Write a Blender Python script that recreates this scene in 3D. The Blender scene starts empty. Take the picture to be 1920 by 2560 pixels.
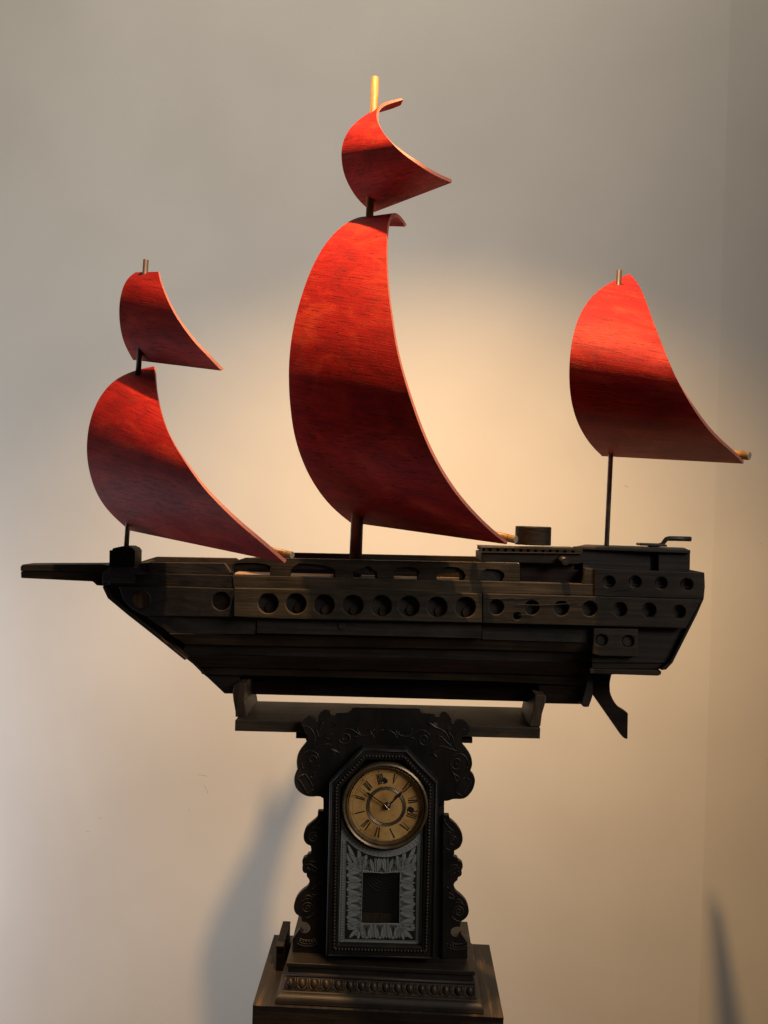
import bpy, bmesh, math, random
from mathutils import Vector, Matrix
from mathutils.geometry import delaunay_2d_cdt
random.seed(7)
R = math.radians
S = bpy.context.scene
COL = S.collection

# ------------------------------------------------------------------ camera
CAMZ = 2.2
ROLL, YAW, F = R(1.8), R(1.5), 1849.0
fwd = Vector((-math.sin(YAW), math.cos(YAW), 0))
rgt = Vector((math.cos(YAW), math.sin(YAW), 0))
upv = Vector((0, 0, 1))
CX = rgt * math.cos(ROLL) + upv * math.sin(ROLL)
CY = -rgt * math.sin(ROLL) + upv * math.cos(ROLL)
cam_d = bpy.data.cameras.new('camera')
cam_d.sensor_fit = 'VERTICAL'; cam_d.sensor_height = 36.0; cam_d.lens = 36.0 * F / 2560
cam_d.clip_start = 0.01; cam_d.clip_end = 100
cam = bpy.data.objects.new('camera', cam_d); COL.objects.link(cam)
m = Matrix((CX, CY, -fwd)).transposed().to_4x4(); m.translation = (0, 0, CAMZ)
cam.matrix_world = m
S.camera = cam
S.render.resolution_x = 768; S.render.resolution_y = 1024
S.view_settings.view_transform = 'Standard'; S.view_settings.look = 'None'
S.view_settings.exposure = 0.0; S.view_settings.gamma = 1.0

# ------------------------------------------------------------------ light
W = bpy.data.worlds.new('World'); S.world = W; W.use_nodes = True
W.node_tree.nodes['Background'].inputs[0].default_value = (1.0, 0.88, 0.76, 1)
W.node_tree.nodes['Background'].inputs[1].default_value = 0.045

def lamp(name, kind, loc, target, energy, color, **kw):
    d = bpy.data.lights.new(name, kind); d.energy = energy; d.color = color
    for k, v in kw.items(): setattr(d, k, v)
    o = bpy.data.objects.new(name, d); COL.objects.link(o); o.location = loc
    o.rotation_euler = (Vector(target) - Vector(loc)).to_track_quat('-Z', 'Y').to_euler()
    return o
# the gallery spotlight above the ship
lamp('spotlight', 'SPOT', (0.079, 1.185, CAMZ + 1.942), (0.16, 1.185 + math.tan(R(14)) * 3.0, CAMZ - 1.058), 445, (1.0, 0.59, 0.24),
     spot_size=R(98), spot_blend=1.0, shadow_soft_size=0.021)
# soft ceiling light over the display
lamp('ceiling_light', 'AREA', (-0.2, 1.5, CAMZ + 4.2), (-0.2, 1.7, CAMZ - 0.4), 74, (1.0, 0.90, 0.76),
     shape='RECTANGLE', size=2.6, size_y=0.8)
# added fill, high on the right behind the camera, brightens mainly the wall
lamp('wall_fill', 'SPOT', (2.6, -0.6, CAMZ + 1.7), (-2.7, 2.87, CAMZ - 0.7), 430, (1.0, 0.93, 0.85),
     spot_size=R(70), spot_blend=1.0, shadow_soft_size=0.9)
# daylight from a window on the left
lamp('window_light', 'AREA', (-2.9, 2.0, CAMZ - 1.25), (-1.3, 2.87, CAMZ - 0.8), 30, (0.80, 0.86, 1.0),
     shape='RECTANGLE', size=0.5, size_y=1.4)

# ------------------------------------------------------------------ projection helpers
def ray(px, py):
    return CX * (px - 960) + CY * (1280 - py) + fwd * F
def P(px, py, Y, kx=0.0, kz=0.0, x0=0.0, z0=0.0):
    """point seen at photo pixel (px,py) on the real plane  y = Y + kx (x-x0) + kz (z-z0)  (z from eye level)"""
    d = ray(px, py)
    t = (Y - kx * x0 - kz * z0) / (d.y - kx * d.x - kz * d.z)
    return Vector((d.x * t, d.y * t, d.z * t + CAMZ))
CR = dict(L=(0, 1300, 2.5136), M=(560, 1300, 2.5136), R=(1160, 1300, 2.5136), R2=(1440, 1300, 4.879), R3=(1440, 1540, 4.879),
          L2=(250, 1340, 3.687), L3=(250, 1440, 3.687), M2=(560, 1380, 4.1475), M3=(900, 1380, 4.1475), R4=(1160, 1300, 4.879),
          K1=(700, 1740, 3.072), K2=(700, 2080, 3.072), B=(580, 2300, 2.304), B2=(600, 2360, 5.53), D1=(820, 1880, 5.925),
          D2=(820, 2080, 5.925), W1=(720, 1980, 5.025), W2=(1060, 1980, 5.025), S1=(650, 150, 2.592), S2=(650, 750, 2.37),
          S3=(180, 620, 2.698), S4=(1380, 640, 2.911), CT=(560, 1660, 3.770), CT2=(960, 1660, 3.770))
def q(c, *pts):
    x0, y0, k = CR[c]
    return [(x0 + x / k, y0 + y / k) for x, y in pts]

# ------------------------------------------------------------------ materials
def new_mat(name):
    mt = bpy.data.materials.new(name); mt.use_nodes = True
    nt = mt.node_tree; nt.nodes.clear()
    out = nt.nodes.new('ShaderNodeOutputMaterial'); b = nt.nodes.new('ShaderNodeBsdfPrincipled')
    nt.links.new(b.outputs[0], out.inputs[0])
    return mt, nt, b
def nd(nt, t, **kw):
    n = nt.nodes.new(t)
    for k, v in kw.items():
        if k.startswith('i_'): n.inputs[k[2:].replace('_', ' ')].default_value = v
        else: setattr(n, k, v)
    return n
def ramp(nt, fac, stops):
    r = nt.nodes.new('ShaderNodeValToRGB'); nt.links.new(fac, r.inputs[0])
    els = r.color_ramp.elements
    while len(els) < len(stops): els.new(0.5)
    for e, (p, c) in zip(els, stops):
        e.position = p; e.color = (*c, 1) if len(c) == 3 else c
    return r.outputs[0]
def mixc(nt, f, a, b, mode='MIX'):
    n = nt.nodes.new('ShaderNodeMix'); n.data_type = 'RGBA'; n.blend_type = mode
    for s, v in ((n.inputs[0], f), (n.inputs[6], a), (n.inputs[7], b)):
        if hasattr(v, 'links'): nt.links.new(v, s)
        else: s.default_value = v if not isinstance(v, tuple) else (*v, 1)
    return n.outputs[2]
def wood(name, dark, light, grain=(4, 90, 90), rough=0.5, bump=0.25, knots=0.35, spec=0.35, wear=None):
    mt, nt, b = new_mat(name); L = nt.links
    tc = nd(nt, 'ShaderNodeTexCoord'); oi = nd(nt, 'ShaderNodeObjectInfo')
    off = nd(nt, 'ShaderNodeVectorMath', operation='SCALE'); off.inputs[0].default_value = (7.3, 3.1, 5.7)
    L.new(oi.outputs['Random'], off.inputs['Scale'])
    add = nd(nt, 'ShaderNodeVectorMath', operation='ADD'); L.new(tc.outputs['Object'], add.inputs[0]); L.new(off.outputs[0], add.inputs[1])
    mp = nd(nt, 'ShaderNodeMapping'); mp.inputs['Scale'].default_value = grain; L.new(add.outputs[0], mp.inputs[0])
    n1 = nd(nt, 'ShaderNodeTexNoise', i_Scale=1.0, i_Detail=6.0, i_Roughness=0.65, i_Distortion=0.6); L.new(mp.outputs[0], n1.inputs[0])
    n2 = nd(nt, 'ShaderNodeTexNoise', i_Scale=9.0, i_Detail=4.0, i_Roughness=0.6); L.new(add.outputs[0], n2.inputs[0])
    c1 = ramp(nt, n1.outputs[0], [(0.32, dark), (0.72, light)])
    mot = ramp(nt, n2.outputs[0], [(0.35, (0.55, 0.55, 0.55)), (0.7, (1.35, 1.3, 1.25))])
    c2 = mixc(nt, 1.0, c1, mot, 'MULTIPLY')
    var = nd(nt, 'ShaderNodeMapRange'); var.inputs[3].default_value = 0.7; var.inputs[4].default_value = 1.3
    L.new(oi.outputs['Random'], var.inputs[0])
    hsv = nd(nt, 'ShaderNodeHueSaturation'); L.new(var.outputs[0], hsv.inputs['Value']); L.new(c2, hsv.inputs['Color'])
    col = hsv.outputs[0]
    if wear:
        n3 = nd(nt, 'ShaderNodeTexNoise', i_Scale=5.0, i_Detail=5.0, i_Roughness=0.7); mp3 = nd(nt, 'ShaderNodeMapping'); mp3.inputs['Scale'].default_value = tuple(max(0.5, g * 0.06) for g in grain); L.new(add.outputs[0], mp3.inputs[0]); L.new(mp3.outputs[0], n3.inputs[0])
        f = ramp(nt, n3.outputs[0], [(0.56, (0, 0, 0)), (0.72, (knots, knots, knots))])
        col = mixc(nt, f, col, wear)
    L.new(col, b.inputs['Base Color'])
    rr = nd(nt, 'ShaderNodeMapRange'); rr.inputs[3].default_value = rough - 0.1; rr.inputs[4].default_value = rough + 0.15
    L.new(n2.outputs[0], rr.inputs[0]); L.new(rr.outputs[0], b.inputs['Roughness'])
    b.inputs['Specular IOR Level'].default_value = spec
    bp = nd(nt, 'ShaderNodeBump', i_Strength=bump, i_Distance=0.002); L.new(n1.outputs[0], bp.inputs['Height']); L.new(bp.outputs[0], b.inputs['Normal'])
    return mt
GX, GZ, GY = (4, 90, 90), (90, 90, 4), (90, 4, 90)
M = {}
M['black'] = wood('black_stained_wood', (0.0115, 0.0095, 0.0090), (0.034, 0.028, 0.025), rough=0.6, spec=0.22, bump=0.5, wear=(0.045, 0.028, 0.018), knots=0.5)
M['blackv'] = wood('black_stained_wood_upright', (0.0065, 0.0050, 0.0045), (0.019, 0.0145, 0.0125), GZ, rough=0.6, spec=0.22)
M['brown'] = wood('dark_brown_wood', (0.011, 0.0075, 0.005), (0.036, 0.024, 0.016), wear=(0.075, 0.038, 0.02), rough=0.58, spec=0.22, bump=0.4)
M['port'] = wood('weathered_brown_board', (0.016, 0.012, 0.0082), (0.046, 0.035, 0.022), bump=0.6, rough=0.62, spec=0.2)
M['red'] = wood('reddish_dark_wood', (0.006, 0.0035, 0.003), (0.024, 0.011, 0.007), wear=(0.075, 0.026, 0.012), rough=0.6, spec=0.2)
M['deck'] = wood('bare_deck_wood', (0.26, 0.15, 0.085), (0.42, 0.27, 0.16), bump=0.2)
M['char'] = wood('charred_wood', (0.003, 0.003, 0.003), (0.018, 0.016, 0.014), (60, 60, 60), 0.6, 0.9)
M['shelf'] = wood('worn_shelf_board', (0.015, 0.0112, 0.0078), (0.046, 0.033, 0.021), wear=(0.09, 0.055, 0.03), bump=0.3)
M['end'] = wood('end_grain_wood', (0.014, 0.0085, 0.005), (0.085, 0.052, 0.031), (150, 3, 12), 0.5, 0.6)
M['dowel'] = wood('golden_dowel_wood', (0.13, 0.055, 0.010), (0.40, 0.21, 0.045), (90, 90, 12), 0.4, 0.3, wear=(0.06, 0.03, 0.012), knots=0.8)
M['mast'] = wood('brown_mast_wood', (0.11, 0.058, 0.037), (0.36, 0.20, 0.12), (90, 90, 6), 0.38, 0.2)
M['tipwood'] = wood('stained_mast_wood', (0.030, 0.015, 0.009), (0.10, 0.05, 0.028), (90, 90, 6), 0.45, 0.3)
M['rod'] = wood('aged_steel_rod', (0.09, 0.075, 0.065), (0.34, 0.29, 0.25), (60, 60, 25), 0.32, 0.2)
M['case'] = wood('black_carved_walnut', (0.0055, 0.0048, 0.0046), (0.015, 0.012, 0.011), (30, 30, 8), 0.48, 0.25, wear=(0.04, 0.016, 0.010), knots=0.35, spec=0.28)
M['relief'] = wood('rubbed_carving', (0.011, 0.008, 0.0065), (0.04, 0.030, 0.022), (40, 40, 40), 0.45, 0.3, spec=0.4)
M['plinth'] = wood('stained_plinth_wood', (0.010, 0.007, 0.0052), (0.033, 0.023, 0.016), wear=(0.07, 0.04, 0.02), bump=0.2)
M['egg'] = wood('gilt_worn_moulding', (0.010, 0.007, 0.005), (0.050, 0.032, 0.016), (50, 50, 50), 0.42, 0.4)
M['pedtop'] = wood('scraped_pedestal_top', (0.013, 0.010, 0.008), (0.036, 0.028, 0.021), (80, 3, 80), 0.55, 0.3, wear=(0.20, 0.10, 0.035), knots=0.6)

M['rod'].node_tree.nodes['Principled BSDF'].inputs['Metallic'].default_value = 0.15
def plain(name, col, rough=0.5, metal=0.0, spec=0.5, bump=0.0, scale=60.0, var=0.25):
    mt, nt, b = new_mat(name)
    tc = nd(nt, 'ShaderNodeTexCoord'); n = nd(nt, 'ShaderNodeTexNoise', i_Scale=scale, i_Detail=5.0); nt.links.new(tc.outputs['Object'], n.inputs[0])
    c = ramp(nt, n.outputs[0], [(0.3, tuple(x * (1 - var) for x in col)), (0.7, tuple(min(1, x * (1 + var)) for x in col))])
    nt.links.new(c, b.inputs['Base Color'])
    b.inputs['Roughness'].default_value = rough; b.inputs['Metallic'].default_value = metal; b.inputs['Specular IOR Level'].default_value = spec
    if bump:
        bp = nd(nt, 'ShaderNodeBump', i_Strength=bump, i_Distance=0.001); nt.links.new(n.outputs[0], bp.inputs['Height']); nt.links.new(bp.outputs[0], b.inputs['Normal'])
    return mt
M['brass'] = plain('tarnished_brass', (0.17, 0.125, 0.075), 0.42, 0.75, bump=0.1)
M['bright_brass'] = plain('bright_brass_pin', (0.75, 0.55, 0.28), 0.25, 1.0)
M['ink'] = plain('black_ink', (0.006, 0.004, 0.003), 0.6)
M['inkthin'] = plain('faded_brown_ink', (0.10, 0.045, 0.012), 0.7)
M['muzzle'] = plain('blackened_tube', (0.005, 0.004, 0.0035), 0.6, 0.0, bump=0.2)
M['iron'] = plain('dull_iron', (0.022, 0.018, 0.016), 0.45, 0.3, bump=0.2)
M['silver'] = plain('silver_print', (0.205, 0.222, 0.218), 0.55, 0.0, bump=0.1, scale=400, var=0.18)
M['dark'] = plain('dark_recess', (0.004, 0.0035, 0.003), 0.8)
M['tip'] = plain('cut_wood_end', (0.20, 0.17, 0.13), 0.6)

def paper():
    mt, nt, b = new_mat('aged_dial_paper'); L = nt.links
    tc = nd(nt, 'ShaderNodeTexCoord')
    n = nd(nt, 'ShaderNodeTexNoise', i_Scale=22.0, i_Detail=7.0, i_Roughness=0.65); L.new(tc.outputs['Object'], n.inputs[0])
    n2 = nd(nt, 'ShaderNodeTexNoise', i_Scale=90.0, i_Detail=3.0); L.new(tc.outputs['Object'], n2.inputs[0])
    c = ramp(nt, n.outputs[0], [(0.3, (0.24, 0.11, 0.026)), (0.5, (0.45, 0.25, 0.075)), (0.75, (0.58, 0.36, 0.13))])
    f = ramp(nt, n2.outputs[0], [(0.66, (0, 0, 0)), (0.76, (0.6, 0.6, 0.6))])
    L.new(mixc(nt, f, c, (0.22, 0.09, 0.02)), b.inputs['Base Color']); b.inputs['Roughness'].default_value = 0.6
    return mt
M['paper'] = paper()
def glass():
    mt, nt, b = new_mat('old_window_glass')
    b.inputs['Base Color'].default_value = (0.02, 0.02, 0.02, 1); b.inputs['Roughness'].default_value = 0.08
    b.inputs['Transmission Weight'].default_value = 0.0; b.inputs['Alpha'].default_value = 0.22
    return mt
M['glass'] = glass()

def sail_mat(name, base, lo, hi, rim=False):
    mt, nt, b = new_mat(name); L = nt.links
    uv = nd(nt, 'ShaderNodeUVMap'); oi = nd(nt, 'ShaderNodeObjectInfo')
    off = nd(nt, 'ShaderNodeVectorMath', operation='SCALE'); off.inputs[0].default_value = (13.3, 9.1, 5.7); L.new(oi.outputs['Random'], off.inputs['Scale'])
    add = nd(nt, 'ShaderNodeVectorMath', operation='ADD'); L.new(uv.outputs[0], add.inputs[0]); L.new(off.outputs[0], add.inputs[1])
    def mp(sx, sy):
        k = nd(nt, 'ShaderNodeMapping'); k.inputs['Scale'].default_value = (sx, sy, 1); L.new(add.outputs[0], k.inputs[0]); return k.outputs[0]
    warp = nd(nt, 'ShaderNodeTexNoise', i_Scale=1.0, i_Detail=2.0); L.new(mp(6, 6), warp.inputs[0])
    grain = nd(nt, 'ShaderNodeTexNoise', i_Scale=1.0, i_Detail=5.0, i_Roughness=0.7, i_Distortion=0.7); L.new(mp(10, 420), grain.inputs[0])
    crack = nd(nt, 'ShaderNodeTexNoise', i_Scale=1.0, i_Detail=3.0, i_Roughness=0.6, i_Distortion=1.2); L.new(mp(32, 420), crack.inputs[0])
    big = nd(nt, 'ShaderNodeTexNoise', i_Scale=1.0, i_Detail=4.0, i_Roughness=0.6, i_Distortion=1.0); L.new(mp(7, 13), big.inputs[0])
    blot = nd(nt, 'ShaderNodeTexNoise', i_Scale=1.0, i_Detail=5.0, i_Roughness=0.7, i_Distortion=0.5); L.new(mp(16, 9), blot.inputs[0])
    c = ramp(nt, big.outputs[0], [(0.30, lo), (0.5, base), (0.72, hi)])
    g = ramp(nt, grain.outputs[0], [(0.30, (0.40, 0.37, 0.37)), (0.5, (1, 1, 1)), (0.72, (1.35, 1.4, 1.3))])
    c = mixc(nt, 1.0, c, g, 'MULTIPLY')
    bf = ramp(nt, blot.outputs[0], [(0.58, (0, 0, 0)), (0.78, (0.45, 0.45, 0.45))])
    c = mixc(nt, bf, c, (0.16, 0.035, 0.016))
    ck = ramp(nt, crack.outputs[0], [(0.35, (1, 1, 1)), (0.41, (0, 0, 0))])
    c = mixc(nt, ck, c, (0.03, 0.006, 0.004))
    L.new(c, b.inputs['Base Color'])
    b.inputs['Roughness'].default_value = 0.62; b.inputs['Specular IOR Level'].default_value = 0.10
    inv = nd(nt, 'ShaderNodeMath', operation='SUBTRACT'); L.new(grain.outputs[0], inv.inputs[0]); L.new(ck, inv.inputs[1])
    bp = nd(nt, 'ShaderNodeBump', i_Strength=0.45, i_Distance=0.0012); L.new(inv.outputs[0], bp.inputs['Height']); L.new(bp.outputs[0], b.inputs['Normal'])
    return mt
M['sail'] = sail_mat('red_painted_plywood', (0.29, 0.0095, 0.007), (0.19, 0.0065, 0.006), (0.39, 0.031, 0.014))
M['rim'] = plain('raw_plywood_edge', (0.27, 0.075, 0.05), 0.7, bump=0.4, scale=500, var=0.35)

def wall_mat():
    mt, nt, b = new_mat('painted_wall'); L = nt.links
    tc = nd(nt, 'ShaderNodeTexCoord')
    n = nd(nt, 'ShaderNodeTexNoise', i_Scale=1.6, i_Detail=3.0); L.new(tc.outputs['Object'], n.inputs[0])
    n2 = nd(nt, 'ShaderNodeTexNoise', i_Scale=260.0, i_Detail=5.0, i_Roughness=0.7); L.new(tc.outputs['Object'], n2.inputs[0])
    c = ramp(nt, n.outputs[0], [(0.35, (0.71, 0.675, 0.615)), (0.65, (0.77, 0.735, 0.67))])
    L.new(c, b.inputs['Base Color']); b.inputs['Roughness'].default_value = 0.7; b.inputs['Specular IOR Level'].default_value = 0.25
    bp = nd(nt, 'ShaderNodeBump', i_Strength=0.35, i_Distance=0.0012); L.new(n2.outputs[0], bp.inputs['Height']); L.new(bp.outputs[0], b.inputs['Normal'])
    return mt
M['wall'] = wall_mat()

# ------------------------------------------------------------------ object helpers
def thing(name, label, cat, loc):
    o = bpy.data.objects.new(name, None); COL.objects.link(o); o.location = loc
    o['label'] = label; o['category'] = cat; o.empty_display_size = 0.05
    return o
def base_of(o):
    v = Vector((0, 0, 0))
    while o is not None: v += Vector(o.location); o = o.parent
    return v
def link(name, me, mats, parent, smooth=False, bevel=0.0, seg=2):
    if not isinstance(mats, (list, tuple)): mats = [mats]
    for mm in mats: me.materials.append(M[mm])
    o = bpy.data.objects.new(name, me); COL.objects.link(o)
    if parent is not None:
        b = base_of(parent)
        me.transform(Matrix.Translation(-b)); o.parent = parent
    if smooth: me.polygons.foreach_set('use_smooth', [True] * len(me.polygons))
    if bevel:
        mod = o.modifiers.new('bevel', 'BEVEL'); mod.width = bevel; mod.segments = seg; mod.limit_method = 'ANGLE'; mod.angle_limit = R(40)
        mod.harden_normals = False
    me.update()
    return o
def frombm(bm, recalc=True):
    if recalc: bmesh.ops.recalc_face_normals(bm, faces=bm.faces)
    me = bpy.data.meshes.new('mesh'); bm.to_mesh(me); bm.free(); return me
def inside(p, poly):
    x, y = p; c = False; n = len(poly); j = n - 1
    for i in range(n):
        xi, yi = poly[i]; xj, yj = poly[j]
        if (yi > y) != (yj > y) and x < (xj - xi) * (y - yi) / (yj - yi) + xi: c = not c
        j = i
    return c
def circ(cx, cy, r, n=20, ry=None, a0=0.0):
    ry = r if ry is None else ry
    return [(cx + r * math.cos(a0 + 2 * math.pi * i / n), cy + ry * math.sin(a0 + 2 * math.pi * i / n)) for i in range(n)]
def add_slab(bm, pts, Y, thick, holes=(), **pl):
    rings = [pts] + list(holes)
    co3 = []; rid = []; e = []
    for ring in rings:
        s = len(co3); ring3 = [P(x, y, Y, **pl) for x, y in ring]
        co3 += ring3
        e += [(s + i, s + (i + 1) % len(ring)) for i in range(len(ring))]
    co2 = [Vector((v.x, v.z)) for v in co3]
    vv, ee, ff, *_ = delaunay_2d_cdt(co2, e, [], 0, 1e-7)
    d = {}
    def y_at(x, z): return Y + pl.get('kx', 0) * (x - pl.get('x0', 0)) + pl.get('kz', 0) * (z - CAMZ - pl.get('z0', 0))
    polys = []
    k = 0
    for ring in rings: polys.append([(co2[k + i].x, co2[k + i].y) for i in range(len(ring))]); k += len(ring)
    tris = []
    for f in ff:
        c = sum((Vector(vv[i]) for i in f), Vector((0, 0))) / len(f)
        if inside(c, polys[0]) and not any(inside(c, h) for h in polys[1:]): tris.append(f)
    fr = {}; bk = {}
    def V(i, back):
        dd = bk if back else fr
        if i not in dd:
            x, z = vv[i]; dd[i] = bm.verts.new((x, y_at(x, z) + (thick if back else 0), z))
        return dd[i]
    ed = {}
    for f in tris:
        bm.faces.new([V(i, False) for i in f])
        bm.faces.new([V(i, True) for i in reversed(f)])
        for a, b in zip(f, list(f[1:]) + [f[0]]):
            kk = (min(a, b), max(a, b)); ed.setdefault(kk, []).append((a, b))
    for kk, l in ed.items():
        if len(l) == 1:
            a, b = l[0]
            bm.faces.new([V(b, False), V(a, False), V(a, True), V(b, True)])
def slab(name, pts, Y, thick, mat, parent, holes=(), bevel=0.0012, seg=2, smooth=False, **pl):
    bm = bmesh.new(); add_slab(bm, pts, Y, thick, holes, **pl)
    return link(name, frombm(bm), mat, parent, bevel=bevel, seg=seg)
def add_tube(bm, path, rad, n=10, cap=True):
    path = [Vector(p) for p in path]
    if not hasattr(rad, '__len__'): rad = [rad] * len(path)
    rings = []; prev = None
    for i, p in enumerate(path):
        t = (path[min(i + 1, len(path) - 1)] - path[max(i - 1, 0)]).normalized()
        if prev is None:
            a = Vector((0, 0, 1)) if abs(t.z) < 0.9 else Vector((1, 0, 0)); u = t.cross(a).normalized()
        else: u = (prev - t * prev.dot(t)).normalized()
        prev = u; w = t.cross(u)
        rings.append([bm.verts.new(p + (u * math.cos(2 * math.pi * k / n) + w * math.sin(2 * math.pi * k / n)) * rad[i]) for k in range(n)])
    for a, b in zip(rings, rings[1:]):
        for k in range(n): bm.faces.new([a[k], a[(k + 1) % n], b[(k + 1) % n], b[k]])
    if cap: bm.faces.new(rings[0][::-1]); bm.faces.new(rings[-1])
def smooth_sides(me, lim=0.9):
    me.polygons.foreach_set('use_smooth', [len(p.vertices) == 4 for p in me.polygons])
def tube(name, path, rad, mat, parent, n=16):
    bm = bmesh.new(); add_tube(bm, path, rad, n); me = frombm(bm); smooth_sides(me)
    return link(name, me, mat, parent)
def add_lathe(bm, c, prof, n=64, axis='Y', a0=0, a1=2 * math.pi):
    """prof: list of (radius, offset along axis towards +axis)"""
    full = abs(a1 - a0 - 2 * math.pi) < 1e-6; rings = []
    m_ = n if full else n + 1
    for i in range(m_):
        a = a0 + (a1 - a0) * i / n; ca, sa = math.cos(a), math.sin(a)
        if axis == 'Y': rings.append([bm.verts.new((c[0] + r * ca, c[1] + h, c[2] + r * sa)) for r, h in prof])
        else: rings.append([bm.verts.new((c[0] + r * ca, c[1] + r * sa, c[2] + h)) for r, h in prof])
    for i in range(n):
        A, Bq = rings[i], rings[(i + 1) % m_]
        for k in range(len(prof) - 1): bm.faces.new([A[k], Bq[k], Bq[k + 1], A[k + 1]])
def lathe(name, c, prof, mat, parent, n=64, axis='Y', close=True):
    bm = bmesh.new(); add_lathe(bm, c, prof, n, axis)
    bmesh.ops.remove_doubles(bm, verts=bm.verts, dist=1e-6)
    me = frombm(bm)
    o = link(name, me, mat, parent, smooth=True)
    mod = o.modifiers.new('split', 'EDGE_SPLIT'); mod.split_angle = R(35)
    return o
def add_flat(bm, pts, Y):
    """flat polygon (print) facing the viewer"""
    vs = [bm.verts.new(P(x, y, Y)) for x, y in pts]
    try: bm.faces.new(vs)
    except ValueError: pass
def px2m(Y): return Y / F

# ------------------------------------------------------------------ setting
def plane_obj(name, vs, mat):
    bm = bmesh.new(); bm.faces.new([bm.verts.new(v) for v in vs]); me = frombm(bm, False)
    o = link(name, me, mat, None); o['kind'] = 'structure'; return o
WALLY = 2.87
xa_ = P(1795, 1000, WALLY).x; xb_ = P(1904, 1000, WALLY).x
prof = [(-4, WALLY), (xa_, WALLY), (3.2, WALLY + (3.2 - xa_) * math.tan(R(4)))]  # bend added at right: the light edge there is put into the wall's shape
bm = bmesh.new()
lo = [bm.verts.new((x, y, 0)) for x, y in prof]; hi = [bm.verts.new((x, y, 5)) for x, y in prof]
for i in range(2): bm.faces.new([lo[i], lo[i + 1], hi[i + 1], hi[i]])
wl_ = link('wall', frombm(bm, False), 'wall', None); wl_['kind'] = 'structure'
M['floor'] = wood('grey_floor_boards', (0.05, 0.04, 0.03), (0.10, 0.08, 0.06), (2, 30, 30), 0.5, 0.1)
fl = plane_obj('floor', [(-4, -4, 0), (3.2, -4, 0), (3.2, WALLY + 0.6, 0), (-4, WALLY + 0.6, 0)], 'floor')

M['scuff'] = plain('scuff_mark', (0.42, 0.36, 0.30), 0.7)
for pts in ([(493, 1936), (505, 1938), (518, 1940)], [(510, 1962), (517, 1975), (520, 1985)], [(471, 2026), (474, 2023)], [(247, 2043), (253, 2046)], [(1902, 1358), (1904, 1359)], [(1914, 1896), (1916, 1898)], [(215, 2077), (224, 2079)], [(1560, 1216), (1566, 1214), (1569, 1220)]):
    bm = bmesh.new(); add_tube(bm, [P(x, y, WALLY + 0.0006) for x, y in pts], 0.0011, 6)
    link('scuff_mark', frombm(bm), 'scuff', wl_)

# ------------------------------------------------------------------ SHIP
YC = 1.66
ship = thing('sailing_ship', 'black wooden sailing ship sculpture with five curved red plywood sails and round gun ports', 'ship sculpture', tuple(P(960, 1763, YC)))
YH = 1.552          # front of the upper side
x600 = P(600, 1500, YH).x
bowp = dict(kx=-0.20, x0=x600)
zl = P(960, 1580, 1.56).z - CAMZ
lowp = dict(kz=-0.42, z0=zl)

def resample(pts, n):
    pts = [Vector(p) for p in pts]
    # smooth with Catmull-Rom then take equal arc lengths
    dense = []
    for i in range(len(pts) - 1):
        p0 = pts[max(i - 1, 0)]; p1 = pts[i]; p2 = pts[i + 1]; p3 = pts[min(i + 2, len(pts) - 1)]
        for k in range(10):
            t = k / 10; t2 = t * t; t3 = t2 * t
            dense.append(0.5 * ((2 * p1) + (p2 - p0) * t + (2 * p0 - 5 * p1 + 4 * p2 - p3) * t2 + (3 * p1 - p0 - 3 * p2 + p3) * t3))
    dense.append(pts[-1])
    d = [0]
    for a, b in zip(dense, dense[1:]): d.append(d[-1] + (b - a).length)
    out = []; j = 0
    for i in range(n):
        s = d[-1] * i / (n - 1)
        while j < len(d) - 2 and d[j + 1] < s: j += 1
        u = 0 if d[j + 1] == d[j] else (s - d[j]) / (d[j + 1] - d[j])
        out.append(dense[j].lerp(dense[j + 1], max(0, min(1, u))))
    return out
def lerp_at(rows, y):
    for a, b in zip(rows, rows[1:]):
        if (a[1] - y) * (b[1] - y) <= 0 and a[1] != b[1]: return a[0] + (b[0] - a[0]) * (y - a[1]) / (b[1] - a[1])
    return rows[0][0]
TH = R(40)
def wob(pts, seed):
    out = []
    for i, p in enumerate(pts):
        a = 0.0
        out.append(Vector((p[0] + a, p[1] + 0.0)))
    for _ in range(7):
        out = [out[0]] + [(out[i - 1] + 2 * out[i] + out[i + 1]) / 4 for i in range(1, len(out) - 1)] + [out[-1]]
    return out
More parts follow.
